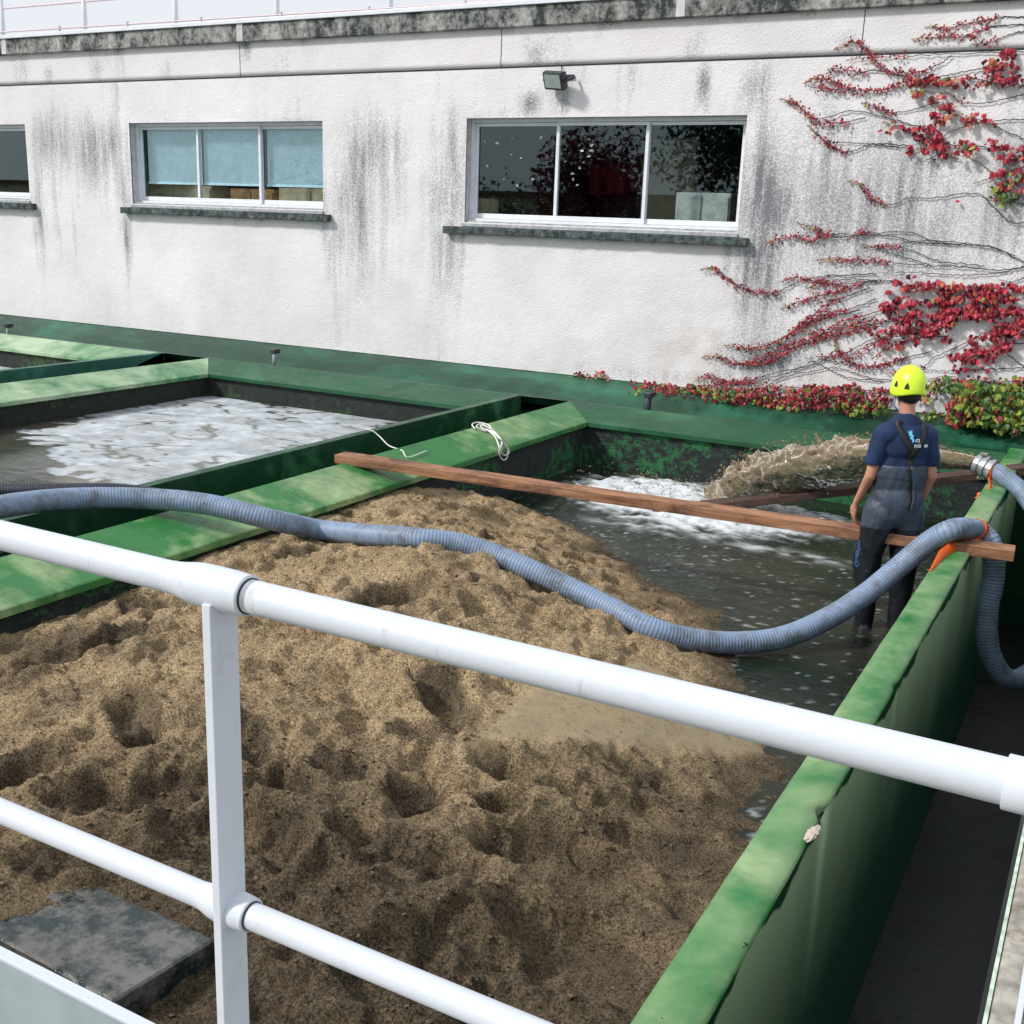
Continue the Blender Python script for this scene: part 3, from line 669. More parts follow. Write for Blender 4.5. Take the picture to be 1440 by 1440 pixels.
Z = Z+.008*fbm(X*1.5, Y*3); part('gutter', grid_mesh('gutter', X, Y, Z), m_green('recess_shade_gutter_paint', g=(.004, .042, .020), pale=(.025, .15, .085), lo=.47, hi=.66, dk=.6, sc=1.1, sx=(.5, 1, 1)), t)  # recess darkness behind the ridge is put into this paint colour
bm = bmesh.new(); box(bm, -21, 3, YE+.505, YE+1.95, -4.3, ZR-.2); part('base', bm, M['chan'], t)
bm = bmesh.new(); box(bm, X_OUT+.001, 3, YE+.2, YE+.5, -4.3, ZR+.0); part('channel_end', bm, M['chan'], t)
# drain pipes on the ledge
for k, (px, py) in enumerate(((912, 556), (386, 494), (11, 458))):
    p = at(px, py, y=YE+.9)
    tt = thing('overflow_pipe', ['dark overflow pipe poking over the ledge among the vine leaves', 'small dark capped pipe on the ledge behind the foam tank', 'small dark capped pipe on the ledge behind the farthest tank on the left'][k], 'pipe', p, group='overflow pipes on the ledge')
    r_ = .04 if k == 0 else .026; L = .42 if k == 0 else .22
    V, F = sweep([(p.x, p.y+.09, p.z+.01), (p.x, p.y+.05, p.z+.01), (p.x, p.y, p.z-.02), (p.x, p.y-.02, p.z-L)], r_, 12)
    part('pipe', mesh_np('pipe', V, F), M['lampb'] if k == 0 else M['alug'], tt, True)
    bm = bmesh.new(); box(bm, p.x-.045, p.x+.045, p.y-.045, p.y+.08, p.z-.03, p.z+.035, .01); part('collar', bm, M['lampb'], tt)

# ================================================================== SAND
def TPS(P, z, reg=2e-3):
    P = np.asarray(P); n = len(P); d = np.linalg.norm(P[:, None]-P[None], axis=2); K = np.where(d > 0, d*d*np.log(d+1e-9), 0)+reg*np.eye(n)
    A = np.zeros((n+3, n+3)); A[:n, :n] = K; A[:n, n] = 1; A[:n, n+1:] = P; A[n, :n] = 1; A[n+1:, :n] = P.T
    w_ = np.linalg.solve(A, np.r_[z, 0, 0, 0])
    def f(x, y):
        out = w_[n]+w_[n+1]*x+w_[n+2]*y
        for i in range(n):
            d2 = (x-P[i, 0])**2+(y-P[i, 1])**2; out = out+w_[i]*.5*d2*np.log(d2+1e-12)
        return out
    return f
cp = []
for px, py in [(740, 716), (800, 738), (860, 772), (930, 822), (1000, 852), (1020, 882), (1040, 940), (1068, 1040), (1085, 1075), (1105, 1140)]:
    p = at(px, py, z=ZW); cp.append((p.x, p.y, ZW))
for px, py, z in [(600, 765, -2.16), (480, 765, -2.22), (690, 740, -2.42), (760, 775, -2.40), (850, 825, -2.52), (940, 875, -2.60), (450, 850, -2.17), (600, 870, -2.2), (750, 900, -2.36),
                  (880, 900, -2.5), (490, 965, -2.36), (560, 960, -2.34), (640, 1000, -2.34), (700, 990, -2.35), (900, 1010, -2.5), (1000, 1030, -2.63), (700, 1060, -2.43), (380, 960, -2.22), (600, 1120, -2.44), (800, 1110, -2.52),
                  (1000, 1100, -2.66), (1040, 1180, -2.69), (950, 1270, -2.66), (900, 1400, -2.62), (700, 1300, -2.50), (760, 1200, -2.56), (500, 1250, -2.40), (400, 1100, -2.33),
                  (200, 1000, -2.26), (60, 1000, -2.27), (100, 1130, -2.36), (300, 1340, -2.57), (60, 1340, -2.54), (160, 1310, -2.54), (200, 1260, -2.50), (450, 1400, -2.50), (100, 1200, -2.43), (20, 1290, -2.5), (250, 900, -2.22)]:
    p = at(px, py, z=z); cp.append((p.x, p.y, z))
cp += [(-5.28, y, z) for y, z in ((0, -2.45), (1.5, -2.4), (3.7, -2.35), (4.5, -2.35), (5.3, -2.29), (6.2, -2.29), (6.9, -2.28), (7.5, -2.27), (8.2, -2.34), (8.9, -2.55), (9.3, -2.71), (10, -3.0))]
cp += [(-1.5, 8.5, -3.0), (-3, 9.6, -3.05), (-4.4, 10.6, -3.1), (-.9, 6.5, -2.95), (-.9, 5.3, -2.76), (-1, 11, -3.1), (-.9, 3.5, -2.66), (-.9, 2.5, -2.6), (-.9, 1, -2.55), (-3, 0.2, -2.55)]
cp = np.array(cp); _sf = TPS(cp[:, :2], cp[:, 2])
# footprints and hollows: px, py, half-length, half-width, angle in plan, depth
PITS = []
for px, py, a, b, ang, dp in [(555, 832, .30, .16, 1.2, .11), (692, 822, .14, .10, .3, .07), (625, 975, .34, .13, 2.6, .12), (770, 1205, .34, .24, .4, .17), (600, 1215, .26, .18, .8, .12), (580, 1125, .16, .10, 1.0, .10),
    (705, 1128, .13, .10, 1.0, .10), (740, 1092, .34, .09, .0, .09), (900, 1095, .34, .12, .1, .08), (480, 1225, .22, .12, .8, .10), (460, 1300, .18, .14, .9, .10), (940, 1190, .32, .12, .5, .09), (830, 1340, .42, .26, .2, .14),
    (120, 910, .42, .13, 1.3, .12), (190, 1005, .30, .12, 2.5, .11), (60, 905, .28, .18, .3, .07), (170, 1120, .36, .12, .5, .12), (250, 1100, .22, .14, .4, .10), (350, 1040, .20, .08, 2.6, .10), (395, 1110, .16, .12, .2, .10), (30, 1080, .22, .13, .9, .10),
    (180, 850, .22, .07, 2.4, .09), (235, 860, .13, .08, 1.0, .07), (430, 775, .26, .12, 1.0, .09), (400, 1180, .14, .11, .2, .09), (520, 1180, .18, .12, .7, .08), (280, 1170, .2, .12, .4, .09), (650, 1330, .2, .14, .4, .10),
    (620, 735, .24, .08, .2, .07), (700, 760, .22, .09, .5, .07), (790, 800, .20, .08, .3, .06), (830, 800, .15, .08, .2, .05), (370, 1290, .2, .12, .1, .09), (600, 1020, .2, .10, .6, .06), (480, 720, .15, .05, .3, .05), (740, 840, .2, .07, .2, .05),
    (560, 1370, .22, .16, .6, .10), (870, 1230, .16, .11, .9, .08), (480, 1090, .14, .10, .5, .07), (90, 1200, .22, .10, .7, .07), (990, 1150, .2, .10, .3, .05), (500, 700, .1, .05, 0, .04)]:
    r_ = ray(px, py); t_ = 2.4/-r_.z; x, y = r_.x*t_, r_.y*t_
    for _ in range(3): zz = float(_sf(np.array(x), np.array(y))); t_ = zz/r_.z; x, y = r_.x*t_, r_.y*t_
    PITS.append((x, y, a, b, ang, dp))
wedge = [at(px, py, z=z) for px, py, z in ((640, 1062, -2.43), (745, 955, -2.36), (900, 915, -2.5), (1040, 985, -2.66), (1085, 1062, -2.70), (900, 1068, -2.58))]
WP = np.array([(p.x, p.y) for p in wedge])
def poly_sd(x, y, P):    # signed distance, positive inside
    d = np.full(np.shape(x), 1e9); ins = np.zeros(np.shape(x), bool); n = len(P)
    for i in range(n):
        a, b = P[i], P[(i+1) % n]; e = b-a
        t_ = np.clip(((x-a[0])*e[0]+(y-a[1])*e[1])/(e@e), 0, 1); d = np.minimum(d, np.hypot(x-a[0]-t_*e[0], y-a[1]-t_*e[1]))
        c1 = (a[1] > y) != (b[1] > y); ins ^= c1 & (x < (b[0]-a[0])*(y-a[1])/(b[1]-a[1]+1e-12)+a[0])
    return np.where(ins, d, -d)
rp = random.Random(5); SMALL = []
for k in range(210):
    SMALL.append((rp.uniform(-5.1, -1.1), rp.uniform(1.2, 8.5), rp.uniform(.06, .22), rp.uniform(.04, .09), rp.uniform(0, 3.14), rp.uniform(.02, .06)))
def sand_h(x, y, full=True):
    z = _sf(x, y)
    if not full: return z
    wd = sstep(-.05, .12, poly_sd(x, y, WP)); dry = sstep(ZW-.02, ZW+.18, z)
    smooth = np.clip(wd, 0, 1); act = (1-smooth)*(.25+.75*dry)*(.35+.65*sstep(-5.28, -4.95, x))
    # warped coordinates make the outlines of the hollows uneven
    wx = x+.075*fbm(x*3.4, y*3.4, 1.0, o=5, g=.62); wy = y+.075*fbm(x*3.4, y*3.4, 8.0, o=5, g=.62)
    dz = 0
    for lst, am in ((PITS, 1.0), (SMALL, .8)):
        for cx, cy, a, b, an, dp in lst:
            dx, dy = wx-cx, wy-cy; u = (dx*math.cos(an)+dy*math.sin(an))/a; v = (-dx*math.sin(an)+dy*math.cos(an))/b; r2 = u*u+v*v
            near = r2 < 7
            if not near.any(): continue
            q = np.sqrt(r2)
            dz = dz+np.where(near, am*dp*(-.80*(1-sstep(.55, 1.12, q))+.26*np.exp(-((q-1.25)/.30)**2)), 0)
    z = z+dz*act
    for fx, sd_, hh in ((1.7, 11.0, .055), (2.9, 15.0, .028)):      # broken shovel and slump edges
        n_ = fbm(wx*fx, wy*fx*1.25, sd_, o=3)+.10*fbm(x*9, y*9, sd_, o=3)
        z = z+act*hh*(sstep(.02, .13, n_)-.5)
    z = z+act*(.035*fbm(x*1.9, y*1.9, 3.0, o=3)+.026*fbm(wx*5.5, wy*5.5, 2.0, o=4, g=.6))
    z = z+(.12+.88*act)*(.017*fbm(x*12, y*12, 5.0, o=3, g=.62)+.016*fbm(x*31, y*31, 4.0, o=2))
    z = np.where(y < 4.45, np.maximum(z, ZW+.012+.01*fbm(x*9, y*9)), z)
    return z
me = None
xsn = np.arange(-5.30, X_IN+.002, .0115); ysn = []
y = 0.4
while y < 10.2: ysn.append(y); y += .0105+.0022*max(0, y-2)
X, Y = np.meshgrid(xsn, np.array(ysn)); Z = sand_h(X, Y)
Zb = _sf(X, Y); low = Z-(fbm(X*.8, Y*.8, o=2)*.03+Zb)
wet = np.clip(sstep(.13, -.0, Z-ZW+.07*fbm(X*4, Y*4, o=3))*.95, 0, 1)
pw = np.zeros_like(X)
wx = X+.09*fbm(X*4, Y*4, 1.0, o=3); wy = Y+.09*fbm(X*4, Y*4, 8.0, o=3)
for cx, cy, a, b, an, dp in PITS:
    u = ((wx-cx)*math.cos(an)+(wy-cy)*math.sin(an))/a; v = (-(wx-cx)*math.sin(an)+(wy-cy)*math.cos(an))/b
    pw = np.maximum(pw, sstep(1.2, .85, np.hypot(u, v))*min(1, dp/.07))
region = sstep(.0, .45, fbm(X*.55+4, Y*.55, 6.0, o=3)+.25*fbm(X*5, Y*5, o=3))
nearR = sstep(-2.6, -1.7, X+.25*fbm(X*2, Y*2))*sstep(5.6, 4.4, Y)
wet = np.clip(np.maximum.reduce([wet, .75*sstep(.25, .5, fbm(X*1.6, Y*1.6, 13.0, o=4)+.2*fbm(X*9, Y*9, o=3))*(.6+.4*sstep(5.5, 3.5, Y)), (.70+.30*sstep(-.3,.2,fbm(X*3,Y*3,2.2)))*pw, .22*region*sstep(-.2, .4, fbm(X*7, Y*7, 4.4, o=4)), .95*nearR*(.75+.6*fbm(X*6, Y*6, o=3)), 1.0*sstep(4.3, 2.7, Y+.3*fbm(X*2.5, Y*2.5, o=4))*sstep(-4.2, -2.7, X+.3*fbm(X*2,Y*2,o=3)), .6*sstep(-3.6,-4.4,X)*sstep(5.0,3.6,Y)*sstep(-.15,.25,fbm(X*2.6,Y*2.6,3.7,o=4))]), 0, 1)  # besides damp near water and in pits, darkens the right side and foreground
silt = .85*sstep(-.05, .13, poly_sd(X, Y, WP)+.04*fbm(X*6, Y*6)); wet *= 1-.85*silt
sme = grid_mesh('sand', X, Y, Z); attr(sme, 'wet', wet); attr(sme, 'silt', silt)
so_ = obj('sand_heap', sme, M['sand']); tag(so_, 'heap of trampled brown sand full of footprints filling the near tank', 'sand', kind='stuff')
_SX, _SY, _SZ = xsn, np.array(ysn), Z
# loose clods broken off the rims
_ico = bmesh.new(); bmesh.ops.create_icosphere(_ico, subdivisions=1, radius=1); _ico.verts.index_update()
_IV = np.array([v.co for v in _ico.verts]); _IF = [tuple(v.index for v in f.verts) for f in _ico.faces]; _ico.free()
cr_ = np.random.default_rng(4); cpts = []
for cx, cy, a, b, an, dp in PITS:
    for _ in range(26):
        q = cr_.uniform(0, 6.28); e = cr_.normal(1.25, .16); cpts.append((cx+e*a*math.cos(q)*math.cos(an)-e*b*math.sin(q)*math.sin(an), cy+e*a*math.cos(q)*math.sin(an)+e*b*math.sin(q)*math.cos(an)))
for _ in range(4200): cpts.append((cr_.uniform(-5.2, -1), cr_.uniform(1, 8.6)))
cl = []
for x, y in cpts:
    if not(-5.25 < x < X_IN-.03 and .6 < y < 9): continue
    if float(poly_sd(np.array(x), np.array(y), WP)) > .05: continue
    j = int(np.clip((x+5.30)/.0115, 0, len(xsn)-1)); i = int(np.clip(np.searchsorted(ysn, y), 0, len(ysn)-1)); z = Z[i, j]
    if z < ZW+.03: continue
    s_ = .0035+.009*cr_.random()**3
    cl.append((_IV*(1+.35*cr_.normal(size=(len(_IV), 1)))*np.array([s_*cr_.uniform(.8, 1.5), s_*cr_.uniform(.8, 1.3), s_*.8])+np.array([x, y, z+s_*.3]), _IF))
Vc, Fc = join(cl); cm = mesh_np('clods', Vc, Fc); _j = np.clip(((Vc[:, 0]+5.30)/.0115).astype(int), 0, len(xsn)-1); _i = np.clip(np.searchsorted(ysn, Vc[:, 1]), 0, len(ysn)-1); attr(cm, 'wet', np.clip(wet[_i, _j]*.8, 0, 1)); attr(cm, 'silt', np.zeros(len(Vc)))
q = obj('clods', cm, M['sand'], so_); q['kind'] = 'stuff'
def sand_at(px, py, lift=0.0):
    r_ = ray(px, py); best = None
    for t_ in np.arange(2.0, 12, .01):
        p = r_*float(t_)
        if p.z-lift < float(_sf(np.array(p.x), np.array(p.y))): best = p; break
    return best
# slab lying at the edge of the sand
c4 = [at(px, py, z=-2.50) for px, py in ((115, 1233), (302, 1320), (158, 1408), (-25, 1306))]
bm = bmesh.new(); A = [bm.verts.new(p) for p in c4]; B = [bm.verts.new(p-Vector((0, 0, .20))) for p in c4]
bm.faces.new(A[::-1]); bm.faces.new(B)
for i in range(4): bm.faces.new((A[i], A[(i+1) % 4], B[(i+1) % 4], B[i]))
bmesh.ops.recalc_face_normals(bm, faces=bm.faces); bmesh.ops.bevel(bm, geom=bm.edges[:], offset=.008, segments=1, affect='EDGES')
bmesh.ops.subdivide_edges(bm, edges=[e for e in bm.edges if e.calc_length() > .1], cuts=30, use_grid_fill=True)
for v in bm.verts:
    v.co += Vector((.006, .006, .004))*float(fbm(v.co.x*7, v.co.y*7, v.co.z*7, o=4))
m, nt, b_ = new_mat('wet_slab'); T = NT(nt)
f = T.noise(5, 7, .75); c = T.mix(T.ramp(f, [(.42, 0), (.56, 1)]), (.015, .028, .028), (.17, .165, .155))
sepx = T.n('ShaderNodeSeparateXYZ'); T.l(T.P(), sepx.inputs[0])
edge = T.math('ADD', T.math('MULTIPLY', T.math('SUBTRACT', sepx.outputs['Y'], 2.47), 5.5), T.math('MULTIPLY', T.math('SUBTRACT', T.noise(11, 6, .8), .5), 3.0))
c = T.mix(T.ramp(edge, [(-.0, 0), (.5, 1)]), c, (.02, .028, .025))
T.l(c, b_.inputs['Base Color']); T.l(T.ramp(f, [(.42, .12), (.56, .5)]), b_.inputs['Roughness']); T.l(T.bump(T.noise(25, 5), .5, .01), b_.inputs['Normal'])
sl = obj('concrete_slab', bm, m); tag(sl, 'square wet grey slab lying at the sand edge beneath the railing', 'slab')

# ================================================================== WATER
def waves(X, Y, a=1.0): return a*(.006*fbm(X*2.2, Y*3.5, 1.0, o=3)+.0025*fbm(X*9, Y*15, 2.0, o=2))
xs = np.arange(-5.29, X_IN+.01, .022); ys2 = np.arange(2.2, YE+.05, .026); X, Y = np.meshgrid(xs, ys2)
sc = at(850, 672, z=ZW); sc2 = at(950, 690, z=ZW)
turb = np.exp(-(((X+4.1)/.95)**2+((Y-10.55)/.75)**2))+1.0*np.exp(-(((X+3.3)/1.0)**2+((Y-10.0)/.8)**2))+.5*np.exp(-(((X+2.2)/1.3)**2+((Y-10.4)/.5)**2))
turb = np.clip(turb, 0, 1)
rid = fbm(X*2.4, Y*4.2, 3.0, o=4, ridge=True)
Z = ZW+waves(X, Y)+turb*(.085*rid+.05*fbm(X*7, Y*10, o=3))+.012*np.exp(-((Y-9.4)/1.4)**2)*fbm(X*3, Y*6, o=3)
foam = np.clip(sstep(.30, .85, turb*(.45+.80*rid+.75*fbm(X*5, Y*11, 2.0, o=4))), 0, .92)
spk = sstep(.30, .38, fbm(X*11+5, Y*19, 7.0, o=3)+.30*fbm(X*1.2, Y*1.2, 9.0))*(.12+.36*sstep(-.2,.4,fbm(X*4,Y*6,3.3)))
edge_line = np.exp(-((Y-9.25-.10*fbm(X*2, Y*0))/.10)**2)*sstep(-4.4, -3.8, X)*sstep(-.9, -2.2, X)*sstep(-.2, .3, fbm(X*4, Y*6, o=4))*.7
wake = sstep(.30, .5, fbm(X*1.6, Y*5, 4.0, o=4))*np.exp(-((Y-9.0)/1.0)**2)*.22
foam = np.clip(np.maximum.reduce([foam, spk*sstep(10.6, 9.0, Y), edge_line, wake]), 0, 1)
me = grid_mesh('tank_water', X, Y, Z); attr(me, 'foam', foam)
q = obj('tank_water', me, m_water('murky_tank_water', (.012, .019, .013), (.034, .036, .024), .10)); q['kind'] = 'structure'
# foam tank
def foam_water(nm, x0, x1, cover):
    xs = np.arange(x0, x1, .03); ys3 = np.arange(3.0, YE+.05, .028); X, Y = np.meshgrid(xs, ys3)
    n = fbm(X*.55+2, Y*.9, 2.0, o=4); n2 = fbm(X*3.0, Y*4.2, 5.0, o=5)
    d = cover(X, Y)
    hole = np.abs(fbm(X*.9+9, Y*1.5, 3.0, o=4)+.10*n2)
    f = sstep(-.02, .05, d+.9*n*.45+.35*n2)
    f = f*(1-sstep(.05, .018, hole)*sstep(-.25, .1, fbm(X*.7, Y*.7, 8.0)))
    f = f*(1-sstep(.33, .43, fbm(X*4, Y*8, 6.0, o=4)+.25*n))*(.72+.28*sstep(-.35, .25, fbm(X*1.3, Y*2.2, 7.0, o=4)))
    f = f*(.82+.18*sstep(-.3, .3, fbm(X*8, Y*12, 4.0)))
    me = grid_mesh(nm, X, Y, ZF+.003*fbm(X*2, Y*3)+.004*f); attr(me, 'foam', np.clip(f, 0, 1))
    q = obj(nm, me, M['scum']); q['kind'] = 'structure'
M['scum'] = m_foamtank()
# floating foam covers the far right, open brown water bottom left
def cov(X, Y):
    a = (Y-(6.6+(-6.5-X)*.28)); b = (X+10.75)*.9+(Y-8.6)*.35
    return np.clip(np.minimum(a, b)*.5, -.22, .8)
foam_water('foam_tank_water', -11.03, -6.455, cov)
foam_water('far_tank_water', -19, -12.42, lambda X, Y: .3+0*X)

# ================================================================== PLANKS
def plank(name, label, p0, p1, wd, th, mat, warp=.01, seed=0):
    p0, p1 = Vector(p0), Vector(p1); d = p1-p0; L = d.length; ax = d.normalized(); side = ax.cross(Vector((0, 0, 1))).normalized(); u = side.cross(ax)
    bm = bmesh.new(); box(bm, 0, L, -wd/2, wd/2, -th, 0, .004)
    bmesh.ops.subdivide_edges(bm, edges=[e for e in bm.edges if e.calc_length() > 1], cuts=120)
    for v in bm.verts:
        n = float(fbm(v.co.x*3+seed, v.co.y*20, v.co.z*20, o=3)); v.co.y += .006*n*(1 if v.co.y > 0 else -1); v.co.z += .003*n+warp*math.sin(v.co.x/L*math.pi)
    o = obj(name, bm, mat); o.matrix_world = Matrix(((ax.x, side.x, u.x, p0.x), (ax.y, side.y, u.y, p0.y), (ax.z, side.z, u.z, p0.z), (0, 0, 0, 1)))
    tag(o, label, 'plank'); return o
e0 = at(478, 637, z=ZR+.055); e1 = at(1428, 771, z=ZR+.055)
plank('timber_plank', 'reddish brown timber plank laid across the tank in front of the worker', e0, e1, .17, .075, M['wood'], -.006)
f0 = at(862, 722, z=ZW-.03); f1 = at(1460, 652, z=ZR+.05)
plank('timber_plank', 'dark wet plank sloping into the water behind the worker', f0, f1, .20, .07, M['wood2'], 0, 4)

# ================================================================== HOSES
HR = .074
hp = []
for px, py, z in [(-190, 742, -1.80), (-60, 724, -1.84), (30, 708, -1.88), (110, 701, -1.92), (200, 701, -1.95), (290, 709, -1.975), (383, 731, -2.07)]:
    hp.append(at(px, py, z=z))
for px, py in [(450, 745), (520, 752), (584, 757), (642, 764), (693, 779), (742, 800), (793, 823), (852, 852), (914, 883), (977, 900)]:
    hp.append(sand_at(px, py, .050))
for px, py, z in [(1039, 904, -2.615), (1102, 896, -2.60), (1163, 870, -2.51), (1217, 836, -2.37), (1262, 799, -2.21), (1305, 763, -2.03), (1340, 745, -1.915)]:
    hp.append(at(px, py, z=z))
hp += [at(1374, 746, y=8.15), at(1394, 766, y=8.16), at(1397, 810, y=8.12), at(1388, 860, y=8.08), at(1391, 915, y=8.06), at(1412, 952, y=8.12), at(1440, 952, y=8.25), at(1470, 915, y=8.5)]
hpA = [tuple(p) for p in hp]
hpB = [(-.18, 8.95, -2.25), (-.14, 9.55, -2.2), tuple(at(1462, 722, y=9.95)), tuple(at(1435, 689, y=10.12)), tuple(at(1408, 668, y=10.18)), tuple(at(1385, 657, y=10.22))]
P, s = resample(catmull(hpA+hpB, 24), .0052)
K = 9; ker = np.ones(K)/K; Pp = np.vstack([np.repeat(P[:1], K//2, 0), P, np.repeat(P[-1:], K//2, 0)]); P = np.stack([np.convolve(Pp[:, k], ker, 'valid') for k in range(3)], 1)
ph = s*2*np.pi/.0225; rad = HR+.0016*np.cos(ph)
V, F = sweep(P, rad, 22); hm = mesh_np('suction_hose', V, F); attr(hm, 'rib', np.repeat(.5+.5*np.cos(ph), 22))
ho = thing('suction_hose', 'thick blue grey ribbed hose snaking over the sand and the right tank wall', 'hose', P[0])
part('hose', hm, M['hose'], ho, True)
# coupling at its free end
pe = P[-1]; dr = P[-1]-P[-12]; dr /= np.linalg.norm(dr)
cpx = [(.0, .078), (.002, .092), (.035, .092), (.037, .080), (.06, .080), (.062, .098), (.085, .098), (.087, .076), (.12, .076), (.122, .088), (.16, .088), (.162, .066), (.10, .062)]
V, F = sweep([pe+dr*(a-.07) for a, _ in cpx[:-1]], [r for _, r in cpx[:-1]], 24, caps=False); part('coupling', mesh_np('coupling', V, F), M['metal'], ho)
bx = pe+dr*.03
for sg in (-1, 1):
    bm = bmesh.new(); box(bm, bx[0]-.03, bx[0]+.03, bx[1]-.012, bx[1]+.012, bx[2]+sg*.105-.012, bx[2]+sg*.105+.012, .004)
    part('coupling_lug', bm, M['metal'], ho)
mouth = pe+dr*.09
# dark second hose, lying behind on the channel wall
dp = [tuple(at(px, py, z=z)) for px, py, z in ((-150, 690, -2.0), (0, 690, -2.0), (90, 689, -2.0), (170, 690, -2.02), (240, 701, -2.12), (275, 730, -2.35))]
P2, s2 = resample(catmull(dp, 20), .006)
V, F = sweep(P2, .05+.002*np.cos(s2*2*np.pi/.02), 16); m2 = mesh_np('dark_hose', V, F); attr(m2, 'rib', np.repeat(.5+.5*np.cos(s2*2*np.pi/.02), 16))
q = obj('dark_hose', m2, M['hosed'], smooth=True); tag(q, 'dark hose running behind the grey hose over the foam tank edge', 'hose')

# orange straps: a ribbon round the hose, its tail pulled down to the wall edge
def ribbon(P, W, wd, th=.003):
    P = np.asarray(P, float); W = np.asarray(W, float); W = W/np.linalg.norm(W, axis=1)[:, None]
    T_ = np.gradient(P, axis=0); T_ /= np.linalg.norm(T_, axis=1)[:, None]; N = np.cross(T_, W)
    wd = np.broadcast_to(np.asarray(wd, float), (len(P),))[:, None]
    rows = [P-W*wd/2-N*th/2, P+W*wd/2-N*th/2, P+W*wd/2+N*th/2, P-W*wd/2+N*th/2]
    V = np.stack(rows, 1).reshape(-1, 3); F = []
    for i in range(len(P)-1):
        b = i*4
        for k in range(4): F.append((b+k, b+(k+1) % 4, b+4+(k+1) % 4, b+4+k))
    F += [(3, 2, 1, 0), tuple(range(len(V)-4, len(V)))]
    return V, F
def strap(label, pc, wd, tail, tw, group):
    i = int(np.argmin(np.linalg.norm(P-np.array(pc), axis=1))); c = P[i]; T_ = P[i+4]-P[i-4]; T_ /= np.linalg.norm(T_)
    side = np.cross(T_, [0, 0, 1.]); side /= np.linalg.norm(side); u = np.cross(side, T_)
    if np.dot(side, [0, -1, 0]) < 0: side = -side      # towards the walkway
    a = np.linspace(-R(60), R(240), 30); r_ = HR+.006
    ring = [c+r_*(np.cos(q)*side+np.sin(q)*u)+T_*.02*np.sin(q) for q in a]
    tt = thing('ratchet_strap', label, 'strap', c, group=group)
    V, F = ribbon(ring, [T_]*len(ring), wd); part('loop', mesh_np('loop', V, F), M['orange'], tt, True)
    tp = [ring[2]]+[np.array(at(px, py, y=y) if y > 0 else at(px, py, z=y)) for px, py, y in tail]; C = catmull(tp, 8)
    d = Vector(C[-1]-C[0]).normalized(); w_ = d.cross(fw).normalized()
    V, F = ribbon(C, [np.array(w_)]*len(C), np.interp(np.linspace(0, 1, len(C)), np.linspace(0, 1, len(tw)), tw)); part('tail', mesh_np('tail', V, F), M['orange'], tt, True)
    return tt, C
strap('broad orange strap tying the hose down beside the plank end', at(1352, 746, y=8.15), .045, [(1349, 768, 7.85), (1330, 782, 7.62), (1308, 803, ZR+.004)], (.045, .06, .11, .12, .015), 'orange straps on the hose')
tt, C = strap('narrow orange strap knotted round the hose near its metal coupling', at(1396, 664, y=10.2), .032, [(1392, 686, 10.02), (1382, 694, 9.95), (1372, 701, 9.85)], (.032, .03, .035, .03, .02), 'orange straps on the hose')
bm = bmesh.new(); kp = Vector(C[-7]); bmesh.ops.create_icosphere(bm, subdivisions=2, radius=.032, matrix=Matrix.Translation(kp) @ Matrix.Diagonal((1.1, .8, .7, 1))); part('knot', bm, M['orange'], tt, True)

